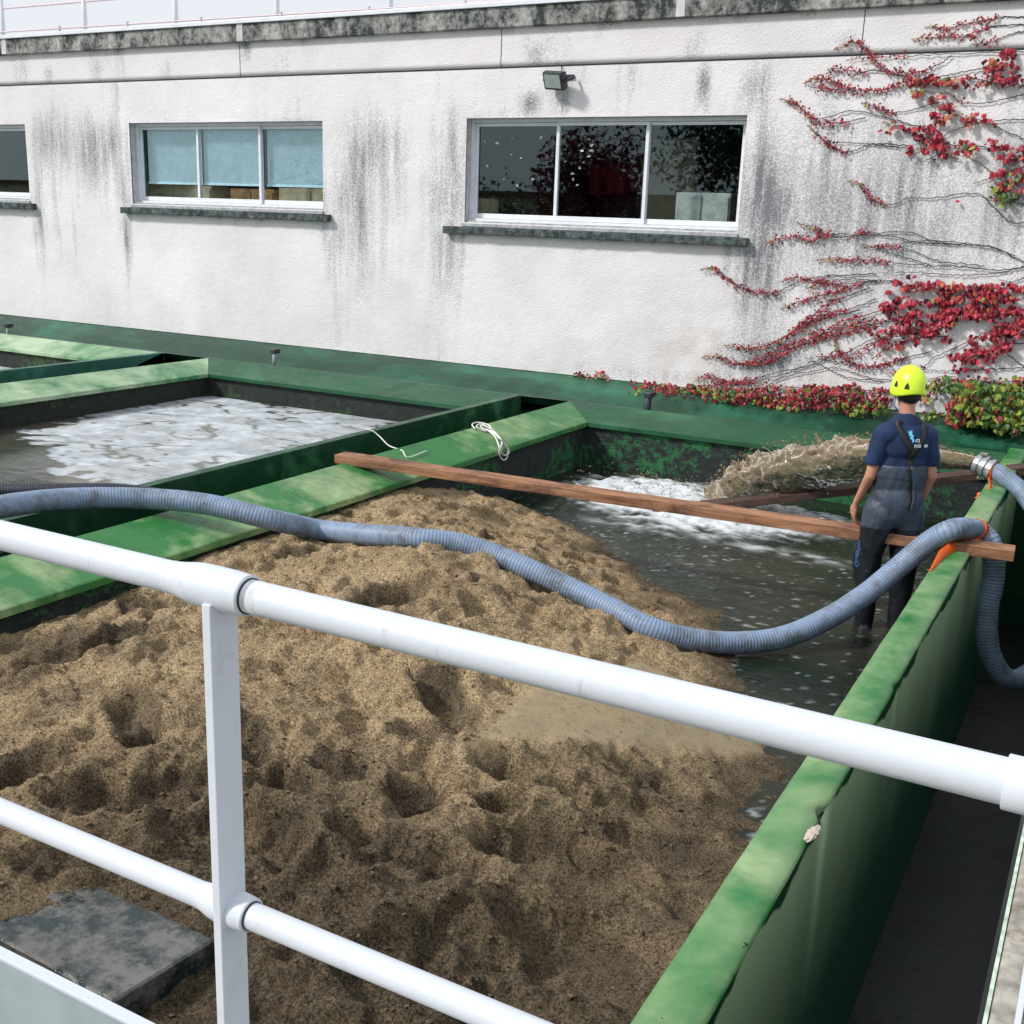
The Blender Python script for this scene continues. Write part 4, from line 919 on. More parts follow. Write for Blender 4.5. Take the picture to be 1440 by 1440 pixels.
# ================================================================== JET OF WATER
m, nt, b_ = new_mat('sandy_spray_water'); T = NT(nt)
tp = T.math('ADD', T.at('crest'), T.math('MULTIPLY', T.math('SUBTRACT', T.noise(9, 5, .7), .5), 1.6)); c = T.mix(T.ramp(tp, [(.25, 0), (.75, 1)]), (.11, .12, .095), (.55, .44, .30)); sep = T.n('ShaderNodeSeparateXYZ'); T.l(T.P(), sep.inputs[0])
c = T.mix(T.ramp(T.noise(24, 5, .8, stretch=(.6, 1, 1.6)), [(.54, 0), (.64, .8)]), c, (.72, .69, .60))
T.l(c, b_.inputs['Base Color']); b_.inputs['Roughness'].default_value = .10; b_.inputs['Transmission Weight'].default_value = .72; b_.inputs['IOR'].default_value = 1.2
M['wjet'] = m
def jet():
    # centre line through the air from the coupling to the pool, dipping under gravity
    A = np.array(mouth); pts = [A]+[np.array(at(px, py, y=y)) for px, py, y in ((1320, 645, 10.22), (1262, 643, 10.26), (1200, 646, 10.32), (1130, 660, 10.40), (1070, 675, 10.45), (1030, 692, 10.48), (1000, 712, 10.5))]
    P_ = resample(catmull(pts, 12), .012)[0]; n = len(P_); tt = np.linspace(0, 1, n)
    hr = np.interp(tt, [0, .15, .35, .6, .8, 1], [.06, .10, .175, .225, .22, .14])
    m_ = 72; a = np.linspace(0, 2*np.pi, m_, endpoint=False)
    T_ = np.gradient(P_, axis=0); T_ /= np.linalg.norm(T_, axis=1)[:, None]; S = np.cross(T_, [0, 0, 1.]); S /= np.linalg.norm(S, axis=1)[:, None]; U = np.cross(S, T_)
    TT, AA = np.meshgrid(tt, a, indexing='ij'); HR_ = hr[:, None]
    base = np.stack([P_[:, None, k]+HR_*(np.cos(AA)*S[:, None, k]*.8+np.sin(AA)*U[:, None, k]) for k in range(3)], -1)
    x, y, z = base[..., 0], base[..., 1], base[..., 2]
    d = .55*fbm(x*3.2, y*6, z*7, o=4, g=.55)+.40*np.abs(fbm(x*6, y*13, z*14, o=3, g=.5))-.1
    d = d+.35*np.clip(fbm(x*11, y*9, z*15+3, o=3, g=.5), 0, 1)*np.clip(np.sin(AA)+.3, 0, 1)
    r2 = HR_*(1+d*np.interp(TT, [0, .1, .4, 1], [.1, .45, .9, 1.1]))
    V = np.stack([P_[:, None, k]+r2*(np.cos(AA)*S[:, None, k]*.8+np.sin(AA)*U[:, None, k]) for k in range(3)], -1).reshape(-1, 3)
    F = []
    for i in range(n-1):
        for k in range(m_): F.append((i*m_+k, i*m_+(k+1) % m_, (i+1)*m_+(k+1) % m_, (i+1)*m_+k))
    crest = [np.clip(.5+.6*np.sin(AA), 0, 1).ravel()]; parts = [(V, F)]
    # fingers and drops thrown off the crest
    bmq = bmesh.new(); bmesh.ops.create_icosphere(bmq, subdivisions=1, radius=1); bmq.verts.index_update(); IV = np.array([v.co for v in bmq.verts]); IF = [tuple(v.index for v in f.verts) for f in bmq.faces]; bmq.free()
    rr = random.Random(3)
    for k in range(1500):
        t_ = rr.random()**.8; i = min(n-1, int(t_*n)); an = rr.gauss(1.5, 1.0); rad_ = hr[i]*rr.uniform(.95, 1.35+.25*t_)
        c_ = P_[i]+rad_*(math.cos(an)*S[i]*.9+math.sin(an)*U[i]); s_ = .0025+.007*rr.random()**3
        parts.append((IV*np.array([s_*rr.uniform(.8, 1.8), s_, s_*rr.uniform(.8, 1.6)])+c_, IF))
    for k in range(45):      # ragged tongues along the crest
        t_ = rr.uniform(.2, 1); i = min(n-1, int(t_*n)); an = rr.gauss(1.5, .55); d0 = math.cos(an)*S[i]*.9+math.sin(an)*U[i]; L = hr[i]*rr.uniform(.15, .4)
        b0 = P_[i]+hr[i]*.85*d0; lean = -T_[i]*0+T_[i]*rr.uniform(-.3, .8)
        pp = [b0+(d0+lean*k2)*L*k2*1.6+np.array([rr.uniform(-1, 1)*.012, 0, rr.uniform(-1, 1)*.012]) for k2 in np.linspace(0, 1, 6)]
        parts.append(sweep(pp, np.linspace(.022, .003, 6)*rr.uniform(.6, 1.3), 7))
    # drops and froth where it lands
    for k in range(500):
        x_, y_ = rr.gauss(-3.6, .7), rr.gauss(10.4, .4); s_ = .003+.007*rr.random()**2
        if not(-5.1 < x_ < -1 and y_ < 11.2): continue
        parts.append((IV*s_+np.array([x_, y_, ZW+.06+abs(rr.gauss(0, .10))]), IF))
    V, F = join(parts); cr = np.ones(len(V)); cr[:len(crest[0])] = crest[0]; me = mesh_np('water_jet', V, F); attr(me, 'crest', cr); return me
q = obj('water_jet', jet(), M['wjet'], smooth=True); tag(q, 'brown sandy water gushing from the hose coupling into the tank', 'water jet', kind='stuff')

# ================================================================== ROPE
def rope():
    t = thing('rope', 'thin white rope coiled over the green beam, tail hanging to the channel', 'rope', at(690, 610, z=ZR))
    def S(px, py, l=.02):       # lie on the sloping beam face or hang over its lip
        p = at(px, py, z=ZR); k = 0
        for _ in range(20):
            zz = ZR if p.x < -5.70 else ZR-(p.x+5.70)/.47*.13
            if p.x > -5.23: p = at(px, py, x=-5.20); return p
            p = at(px, py, z=zz+l)
        return p
    pth = [(668, 603), (664, 597), (672, 594), (688, 598), (690, 606), (680, 604), (676, 598), (690, 602), (700, 612), (708, 622), (714, 634), (712, 645), (706, 646), (702, 636), (706, 622), (700, 612), (692, 606), (684, 600), (676, 596), (670, 600), (680, 606), (690, 606), (702, 616), (712, 626), (716, 636), (708, 640), (702, 628), (696, 614), (684, 604), (672, 602)]
    V, F = sweep(catmull([tuple(S(*p, l=.012+.01*(i % 4))) for i, p in enumerate(pth)], 8), .0075, 8); part('coil', mesh_np('coil', V, F), M['rope'], t, True)
    tl = [at(516, 604, z=ZR+.02), at(524, 606, z=ZR+.01), at(534, 614, x=-6.25), at(546, 626, x=-6.0), at(558, 631, x=-5.8), S(566, 634), S(574, 643), S(600, 634)]
    V, F = sweep(catmull([tuple(p) for p in tl], 8), .006, 8); part('tail', mesh_np('tail', V, F), M['rope'], t, True)
rope()

# ================================================================== FOREGROUND RAILING
ZT, ZM = -.465, -.925
t = thing('guard_railing', 'white tubular guard railing with flat posts in the foreground', 'railing', (-.95, YR, ZWK))
XP = -.955
def tee(x0, r, z, left, right):       # sleeve of a rail fitting, swelling over the post
    xs_ = np.linspace(x0-left, x0+right, 40); u = (xs_-xs_[0])/(left+right)
    rr_ = r+.0062*sstep(0, .42, u)*(1-.25*sstep(.75, 1, u))+.0006
    V, F = sweep([(x, YR, z) for x in xs_], rr_, 40, caps=True); return mesh_np('tee', V, F)
RT, RM = .0213, .0182
V, F = sweep([(x, YR, ZT) for x in np.linspace(-6, XP+.055, 60)], RT, 40); part('top_rail', mesh_np('top_rail', V, F), M['rail'], t, True)
V, F = sweep([(x, YR, ZT) for x in np.linspace(XP+.0555, .0, 40)], RT, 40); part('top_rail', mesh_np('top_rail', V, F), M['rail'], t, True)
part('sleeve', tee(XP, RT, ZT, .085, .045), M['rail'], t, True)
ring = [(0, .0213), (.0006, .0285)]
V, F = sweep([(XP+.0452, YR, ZT), (XP+.0475, YR, ZT)], .0232, 40); part('seam', mesh_np('seam', V, F), M['lampb'], t, True)
V, F = sweep([(x, YR, ZM) for x in np.linspace(-6, 0.0, 80)], RM, 36); part('mid_rail', mesh_np('mid_rail', V, F), M['rail'], t, True)
part('sleeve', tee(XP, RM, ZM, .055, .034), M['rail'], t, True)
V, F = sweep([(XP+.0342, YR, ZM), (XP+.0365, YR, ZM)], .0200, 40); part('seam', mesh_np('seam', V, F), M['lampb'], t, True)
for xp in (XP, XP-1.6, XP-3.2):
    bm = bmesh.new(); box(bm, xp-.007, xp+.007, YR-.030, YR+.020, ZWK, ZT-.012, .0015); part('post', bm, M['rail'], t)
# corner fitting at the right and the return of the railing along the channel
XCF = at(1415, 1085, y=YR).x
V, F = sweep([(x, YR, ZT) for x in (XCF, XCF+.001, XCF+.03, .03)], [.0235, .0250, .0250, .0250], 40); part('corner_fitting', mesh_np('corner_fitting', V, F), M['rail'], t, True)
bm = bmesh.new(); box(bm, -6, -.02, YR-.005, YR+.005, ZWK+.0, -1.205, .001); part('kick_plate', bm, simple('kick_plate_face_shade', (.30, .36, .38), .5, var=.15, sc=4), t)  # shaded front of the white plate put in as an even grey
bm = bmesh.new(); box(bm, -6, -.02, YR-.0055, YR+.0145, -1.2045, -1.198, .001); part('kick_plate_lip', bm, M['rail'], t)
bm = bmesh.new(); box(bm, .008, .018, YR, 12, ZWK, ZWK+.15, .001); part('side_kick_plate', bm, M['rail'], t)

# ================================================================== PERSON
def capsules(items):
    """items: list of (p0, r0, p1, r1) or ('e', centre, radii) -> joined closed meshes"""
    parts = []
    for it in items:
        if isinstance(it[0], str):
            bmq = bmesh.new(); mtx = Matrix.Translation(it[1])
            if len(it) > 3: mtx = mtx @ it[3]
            bmesh.ops.create_uvsphere(bmq, u_segments=28, v_segments=18, radius=1, matrix=mtx @ Matrix.Diagonal((*it[2], 1)))
            bmq.verts.index_update(); parts.append((np.array([v.co for v in bmq.verts]), [tuple(v.index for v in f.verts) for f in bmq.faces])); bmq.free()
        else:
            p0, r0, p1, r1 = np.array(it[0], float), it[1], np.array(it[2], float), it[3]; d = p1-p0; L = np.linalg.norm(d); d /= L
            pts = []; rs = []
            for a in np.linspace(-math.pi/2+.15, 0, 6): pts.append(p0+d*r0*math.sin(a)); rs.append(r0*math.cos(a))
            for k in np.linspace(.1, .9, 8): pts.append(p0+d*L*k); rs.append(r0+(r1-r0)*k)
            for a in np.linspace(0, math.pi/2-.15, 6): pts.append(p1+d*r1*math.sin(a)); rs.append(r1*math.cos(a))
            parts.append(sweep(pts, rs, 20, flat=it[4] if len(it) > 4 else None))
    return join(parts)
def remeshed(name, items, vox, smooth_n, mat, par, post=None):
    V, F = capsules(items); me = mesh_np(name, V, F); o = bpy.data.objects.new(name, me); COL.objects.link(o)
    rm = o.modifiers.new('r', 'REMESH'); rm.mode = 'VOXEL'; rm.voxel_size = vox
    sm = o.modifiers.new('s', 'SMOOTH'); sm.iterations = smooth_n; sm.factor = .5
    bpy.context.view_layer.update(); dg = bpy.context.evaluated_depsgraph_get(); me2 = bpy.data.meshes.new_from_object(o.evaluated_get(dg))
    bpy.data.objects.remove(o); me2.name = name
    if post: post(me2)
    me2.materials.clear(); return obj(name, me2, mat, par, smooth=True)
per = thing('person', 'worker in yellow helmet, navy polo and chest waders seen from behind, standing in the water', 'person', (-1.235, 7.86, ZW-.07), R(36)); per.scale = (.94, .94, 1.015)
SL, SR = (-.162, -.01, 1.445), (.162, -.02, 1.445)
EL, ER = (-.222, .00, 1.15), (.222, -.045, 1.16)
WL, WR = (-.245, .135, .925), (.225, .08, .93)
def hand(W_, fwd, sgn):
    W_ = np.array(W_, float); f = np.array(fwd, float); f /= np.linalg.norm(f); o_ = np.array([1., 0, 0])*sgn; th = np.cross(f, o_)*sgn; th = -th if th[1] < 0 else th
    items = [(W_, .024, W_+f*.045, .026), (W_+f*.045+th*.018, .017, W_+f*.085+th*.026, .015), (W_+f*.045-th*.016, .017, W_+f*.080-th*.024, .014), (W_+f*.04, .022, W_+f*.08, .02)]
    for k, (off, L) in enumerate(((.030, .068), (.010, .076), (-.010, .070), (-.029, .054))):
        a = W_+f*.085+th*off; cu = -o_*.012
        b = a+f*L*.5+cu; c = b+f*L*.4+cu*1.8; e = c+f*L*.25+cu*2.2
        items += [(a, .0098, b, .0092), (b, .0092, c, .0085), (c, .0085, e, .0075)]
    a = W_+f*.025+th*.026; b = a+f*.035+th*.026; c = b+f*.032+th*.004-o_*.01
    items += [(a, .0135, b, .0115), (b, .0115, c, .0095)]
    return items
body = [('e', (0, .035, 1.735), (.072, .092, .112)), ('e', (0, .075, 1.685), (.052, .055, .070)), ((0, .0, 1.50), .060, (0, .012, 1.66), .055), ((0, -.01, 1.49), .075, (0, 0, 1.56), .056),
        ('e', (0, .135, 1.715), (.012, .022, .022)), ('e', (0, .125, 1.66), (.026, .016, .010)), ('e', (0, .112, 1.625), (.026, .022, .020)), ('e', (-.076, .03, 1.71), (.011, .02, .032)), ('e', (.076, .03, 1.71), (.011, .02, .032)),
        ('e', (-.028, .118, 1.735), (.013, .012, .010)), ('e', (.028, .118, 1.735), (.013, .012, .010)),
        ((-.12, -.01, 1.43), .066, (.12, -.01, 1.43), .066), ((0, .02, 1.10), .10, (0, .02, 1.36), .10), ((0, .0, .95), .13, (0, 0, 1.1), .12),
        (SL, .056, EL, .040), (SR, .056, ER, .040), (EL, .042, WL, .025, (1, .9)), (ER, .042, WR, .025, (1, .9)),
        ((-.10, 0, .92), .09, (-.14, .05, .50), .06), ((.10, 0, .92), .09, (.10, -.02, .50), .06), ((-.14, .05, .50), .06, (-.12, .0, .10), .045), ((.10, -.02, .5), .06, (.10, -.03, .1), .045), ((-.12, -.02, .05), .04, (-.13, .16, .03), .03), ((.10, -.05, .05), .04, (.11, .12, .03), .03)]
body += hand(WL, (-.02, .25, -.95), -1)+hand(WR, (-.05, .12, -.97), 1)
remeshed('body', body, .0068, 4, M['skin'], per)
# hair: close cap on the back of the head, kept as a part
remeshed('hair', [('e', (0, .022, 1.735), (.079, .095, .108)), ('e', (0, -.016, 1.695), (.072, .070, .052))], .008, 3, M['hair'], per)
# polo shirt
def wr(amp, sc):
    def f(me):
        n = len(me.vertices); co = np.empty(n*3); me.vertices.foreach_get('co', co); co = co.reshape(-1, 3); no = np.empty(n*3); me.vertices.foreach_get('normal', no); no = no.reshape(-1, 3)
        d = fbm(co[:, 0]*sc, co[:, 1]*sc, co[:, 2]*sc*.7, o=3, ridge=True)*amp; co = co+no*d[:, None]; me.vertices.foreach_set('co', co.ravel()); me.update()
    return f
shirt = [((-.13, -.012, 1.435), .088, (.13, -.012, 1.435), .088, (1, .95)), ('e', (0, -.01, 1.37), (.185, .130, .16)), ('e', (0, .0, 1.22), (.178, .130, .22)), ((-.06, -.005, 1.50), .060, (.06, -.005, 1.50), .060),
         ((0, -.004, 1.50), .078, (0, .002, 1.525), .072), ((-.160, -.01, 1.435), .074, (-.205, .0, 1.255), .064), ((.160, -.02, 1.435), .074, (.205, -.03, 1.265), .064)]
def sleeve_cut(me):
    wr(.011, 7)(me)
    for v in me.vertices:
        if abs(v.co.x) > .148 and v.co.z < 1.232: v.co.z = 1.232+(v.co.z-1.232)*.08
remeshed('polo_shirt', shirt, .008, 3, M['shirt'], per, sleeve_cut)
V, F = sweep([(.062*math.cos(a)*1.12, -.0+.062*math.sin(a), 1.545-.012*math.sin(a)) for a in np.linspace(0, 2*math.pi, 40)], .011, 8, caps=False, flat=(.6, 1.6)); part_c = obj('collar', mesh_np('collar', V, F), M['shirt'], per, True)
# waders: bib, seat, legs
wad = [('e', (0, .003, 1.17), (.192, .148, .27)), ('e', (0, .0, .98), (.187, .158, .20)), ((-.10, .0, .90), .125, (-.15, .055, .58), .098), ((.095, -.01, .90), .125, (.10, -.03, .56), .094),
       ((-.15, .055, .58), .104, (-.135, .02, .36), .082), ((.10, -.03, .56), .098, (.10, -.045, .34), .080)]
def bib_cut(me):
    wr(.013, 6)(me)
    for v in me.vertices:
        if v.co.z > 1.235: v.co.z = 1.235+(v.co.z-1.235)*.06
    for v in me.vertices:
        if v.co.z > 1.15: v.co.x *= 1.015; v.co.y *= 1.02
wo_ = remeshed('waders', wad, .009, 4, [M['wader'], M['waderd']], per, bib_cut)
boots = [((-.135, .02, .40), .080, (-.135, .0, .10), .064), ((.10, -.045, .40), .078, (.10, -.05, .10), .064), ((-.135, -.03, .05), .055, (-.15, .16, .045), .048), ((.10, -.07, .05), .055, (.11, .12, .045), .048)]
remeshed('boots', boots, .009, 3, M['waderd'], per, wr(.012, 8))
for p in wo_.data.polygons:
    c = p.center
    if c.z < .80: p.material_index = 1
# braces in a Y on the back: bands laid over the shirt surface
dg = bpy.context.evaluated_depsgraph_get()
from mathutils.bvhtree import BVHTree
shirt_o = [c for c in per.children if c.name.startswith('polo')][0]
bvh = BVHTree.FromPolygons([v.co for v in shirt_o.data.vertices], [tuple(p.vertices) for p in shirt_o.data.polygons])
bvw = BVHTree.FromPolygons([v.co for v in wo_.data.vertices], [tuple(p.vertices) for p in wo_.data.polygons])
def on_back(x, z, off=.006, both=False):
    best = None
    for bv in ((bvh, bvw) if both else (bvh,)):
        h = bv.ray_cast(Vector((x, -.6, z)), Vector((0, 1, 0)))
        if h[0] is not None and (best is None or h[0].y < best[0].y): best = h
    if best is None: return Vector((x, -.1, z)), Vector((0, -1, 0))
    return best[0]+best[1]*off, best[1]
def band(pts, wd, name='brace', mat=None, both=False):
    C = catmull([(x, 0, z) for x, z in pts], 10); Pp, Nn = [], []
    for x, _, z in C: p, n = on_back(x, z, both=both); Pp.append(p); Nn.append(n)
    Pp = np.array(Pp); Nn = np.array(Nn)
    for _ in range(3): Pp[1:-1] = (Pp[:-2]+2*Pp[1:-1]+Pp[2:])/4; Nn[1:-1] = (Nn[:-2]+2*Nn[1:-1]+Nn[2:])/4
    T_ = np.gradient(Pp, axis=0); W = np.cross(T_, Nn); V, F = ribbon(Pp, W, wd, .004); return obj(name, mesh_np(name, V, F), mat or M['black'], per, True)
band([(-.085, 1.535), (-.09, 1.50), (-.055, 1.42), (-.015, 1.35), (0, 1.27), (0, 1.235)], .042)
band([(.095, 1.53), (.10, 1.49), (.065, 1.40), (.018, 1.34), (.002, 1.29)], .038)
# folded flap of the bib at the spine
fl = [(.012, 1.245), (.03, 1.18), (.05, 1.10), (.055, 1.02), (.04, .95)]
band(fl, .035, 'bib_fold', M['wader'], True); band([(x-.028, z) for x, z in fl], .020, 'bib_gap', M['black'], True)
# prints on the shirt back
def text(name, s, size, x, z, mat, par, rot=0, off=.008, bold=.0):
    cu = bpy.data.curves.new(name, 'FONT'); cu.body = s; cu.size = size; cu.extrude = .0006; cu.offset = bold; cu.resolution_u = 3; cu.align_x = 'LEFT'
    o = bpy.data.objects.new(name, cu); COL.objects.link(o); bpy.context.view_layer.update()
    me = bpy.data.meshes.new_from_object(o.evaluated_get(bpy.context.evaluated_depsgraph_get())); bpy.data.objects.remove(o)
    for v in me.vertices:
        p, n = on_back(x+v.co.x, z+v.co.y, off=off+v.co.z); v.co = p
    return obj(name, me, mat, par)
text('shirt_print', 'ITI', .030, .012, 1.405, M['logo'], per, bold=.0012)
text('shirt_print', 'POS', .030, .004, 1.372, M['logo'], per, bold=.0014)
text('shirt_print', 'an', .034, .088, 1.372, M['logo'], per, bold=.0014)
# light blue branching emblem on the strap
def blob(pts, mat, name):
    bm = bmesh.new(); vs = []
    for x, z in pts: p, n = on_back(x, z, .012); vs.append(bm.verts.new(p))
    bm.faces.new(vs); return obj(name, bm, mat, per)
cx, cz = -.018, 1.445
star = [(-.032, .030), (-.018, .020), (-.012, .036), (-.002, .022), (.008, .040), (.012, .024), (.006, .010), (.022, .004), (.014, -.006), (.020, -.022), (.034, -.040), (.020, -.034), (.010, -.050), (.002, -.024), (-.012, -.018), (-.004, -.004), (-.022, .004), (-.012, .010)]
blob([(cx+a*.9, cz+b*.9) for a, b in star], M['logob'], 'emblem')
# writing down the left leg of the waders
def leg_text():
    cu = bpy.data.curves.new('leg_print', 'FONT'); cu.body = 'Guerlan'; cu.size = .06; cu.offset = .0008; cu.resolution_u = 3
    o = bpy.data.objects.new('lp', cu); COL.objects.link(o); bpy.context.view_layer.update(); me = bpy.data.meshes.new_from_object(o.evaluated_get(bpy.context.evaluated_depsgraph_get())); bpy.data.objects.remove(o)
    for v in me.vertices:
        u, q = v.co.x, v.co.y; z = .50+u*1.0; ang = R(200)+(q-.02)/.11-(.14-u*.3)   # wraps the outer side
        d = Vector((math.cos(ang), math.sin(ang), 0)); h = bvw.ray_cast(Vector((-.14, .03, z))+d*.5, -d)
        v.co = (h[0]+h[1]*.004) if h[0] is not None else Vector((-.24, 0, z))
    obj('leg_print', me, M['blue'], per)
leg_text()
# helmet
def helmet():
    nu, nv = 64, 26; V = []
    for j in range(nv):
        v = j/(nv-1); ph_ = v*math.pi*.5*1.12
        for i in range(nu):
            a = 2*math.pi*i/nu; sx, sy, sz = .112, .138, .142
            x, y, z = math.sin(ph_)*math.cos(a)*sx, math.sin(ph_)*math.sin(a)*sy, math.cos(ph_)*sz
            if v > .78:
                k = (v-.78)/.22; x *= 1+.045*k; y *= 1+(.05+.05*max(0, math.sin(a)))*k
                z += -.018*k*(math.cos(2*a)) - .012*k
            V.append((x, y, z))
    F = [(j*nu+i, j*nu+(i+1) % nu, (j+1)*nu+(i+1) % nu, (j+1)*nu+i) for j in range(nv-1) for i in range(nu)]
    me = mesh_np('helmet', V, F); o = obj('helmet', me, M['helmet'], per, True); o.location = (0, .025, 1.752); o.rotation_euler = (R(4), 0, 0)
    s = o.modifiers.new('s', 'SOLIDIFY'); s.thickness = .006; s.offset = -1
    return o
he = helmet()
hb = BVHTree.FromPolygons([v.co for v in he.data.vertices], [tuple(p.vertices) for p in he.data.polygons])
for a in (-122, -58, -165, -15):        # vents
    aa = R(a); o_ = Vector((math.cos(aa), math.sin(aa), 0)); s_ = Vector((-math.sin(aa), math.cos(aa), 0)); bm = bmesh.new(); vs = []
    for x, z in ((-.017, .006), (.017, .006), (.015, .022), (.004, .044), (-.004, .044), (-.013, .024)):
        h = hb.ray_cast(o_*.4+s_*x+Vector((0, 0, z)), -o_); vs.append(bm.verts.new(h[0]+h[1]*(.0085 if h[1].dot(o_) > 0 else -.0085)))
    bm.faces.new(vs); q = obj('vent', bm, M['black']); q.parent = he
V, F = sweep([(-.082, .05, 1.70), (-.078, .06, 1.62), (-.03, .10, 1.585), (.03, .10, 1.585), (.078, .06, 1.62), (.082, .05, 1.70)], .006, 8); obj('chin_strap', mesh_np('chin_strap', V, F), M['logob'], per, True)

# ================================================================== VINES
leaf2d = np.array([(0, -.5), (.12, -.32), (.38, -.38), (.34, -.12), (.52, .08), (.26, .14), (.22, .36), (0, .55), (-.22, .36), (-.26, .14), (-.52, .08), (-.34, -.12), (-.38, -.38), (-.12, -.32)])
class Leaves:
    def __init__(s): s.V = []; s.F = []; s.m = []; s.n = 0
    def add(s, c, size, mi, rr, tilt=.55, nrm=(0, -1, 0)):
        nz = Vector(nrm)+Vector((rr.gauss(0, tilt), rr.gauss(0, tilt)*.4, rr.gauss(0, tilt)+.25)); nz.normalize()
        u = Vector((rr.gauss(0, .5), 0, -1)); u = (u-nz*u.dot(nz)).normalized(); v = nz.cross(u)
        for a, b in leaf2d: s.V.append(Vector(c)+(v*a+u*b)*size-nz*(abs(a)*.28*size))
        s.V.append(Vector(c)+nz*size*.05); k = len(leaf2d)
        for i in range(k): s.F.append((s.n+i, s.n+(i+1) % k, s.n+k)); s.m.append(mi)
        s.n += k+1
    def build(s, name, par):
        me = mesh_np(name, np.array([tuple(v) for v in s.V]), s.F); o = part(name, me, LEAF, par); me.polygons.foreach_set('material_index', s.m); return o
def pickc(rr, mix):
    q = rr.random()*sum(mix)
    for i, w_ in enumerate(mix):
        q -= w_
        if q <= 0: return i
    return 0
RED = (6, 5, .35, .05, .02, 3); REDO = (3, 4, 2, .6, .2, 2); MIXD = (3, 3, 1.5, 2.5, 1.5, 2); YG = (.05, .1, .4, 6, 6, .3); TIP = (1, 1, 3, 3, .5, .5)
vr = random.Random(21)
vine = thing('red_creeper', 'autumn red creeper fanning across the right end of the white wall', 'climbing plant', at(1440, 560, y=YB-.04))
L = Leaves(); stems = []
def wp(px, py, off=.025): return at(px, py, y=YB-off)
def strand(pts, leafy=(0, .45), dens=1.0, tip=True, size=.024, mix=RED, r=.0055):
    """pts from the tip towards the root, in picture coordinates on the wall"""
    C = catmull([(a, b, 0) for a, b in pts], 14)
    n = len(C); W = []
    for i, (a, b, _) in enumerate(C):
        W.append(wp(a+vr.gauss(0, .5), b+vr.gauss(0, .6), .018+.01*vr.random()))
    stems.append(sweep([tuple(p) for p in W], np.linspace(r*.5, r, n), 5))
    seg = [(W[i]-W[i+1]).length for i in range(n-1)]; tot = sum(seg); acc = 0
    for i in range(n-1):
        u = acc/tot; acc += seg[i]
        if leafy[0] <= u <= leafy[1]:
            cnt = seg[i]*120*dens; cnt = int(cnt)+(vr.random() < cnt % 1)
            for _ in range(cnt):
                p = W[i].lerp(W[i+1], vr.random()); sp = .024*(.45+min(1, (u-leafy[0])/.12)) 
                p = p+Vector((vr.gauss(0, sp*.5), -vr.random()*.04, vr.gauss(0, sp*.6)))
                mi = pickc(vr, TIP if (tip and u < leafy[0]+.10) else mix); L.add(p, size*vr.uniform(.7, 1.5)*(.6 if u < leafy[0]+.06 and tip else 1), mi, vr)
Z_ = lambda l: [(960+a*.389, b*.389) for a, b in l]      # coordinates read in an enlarged crop
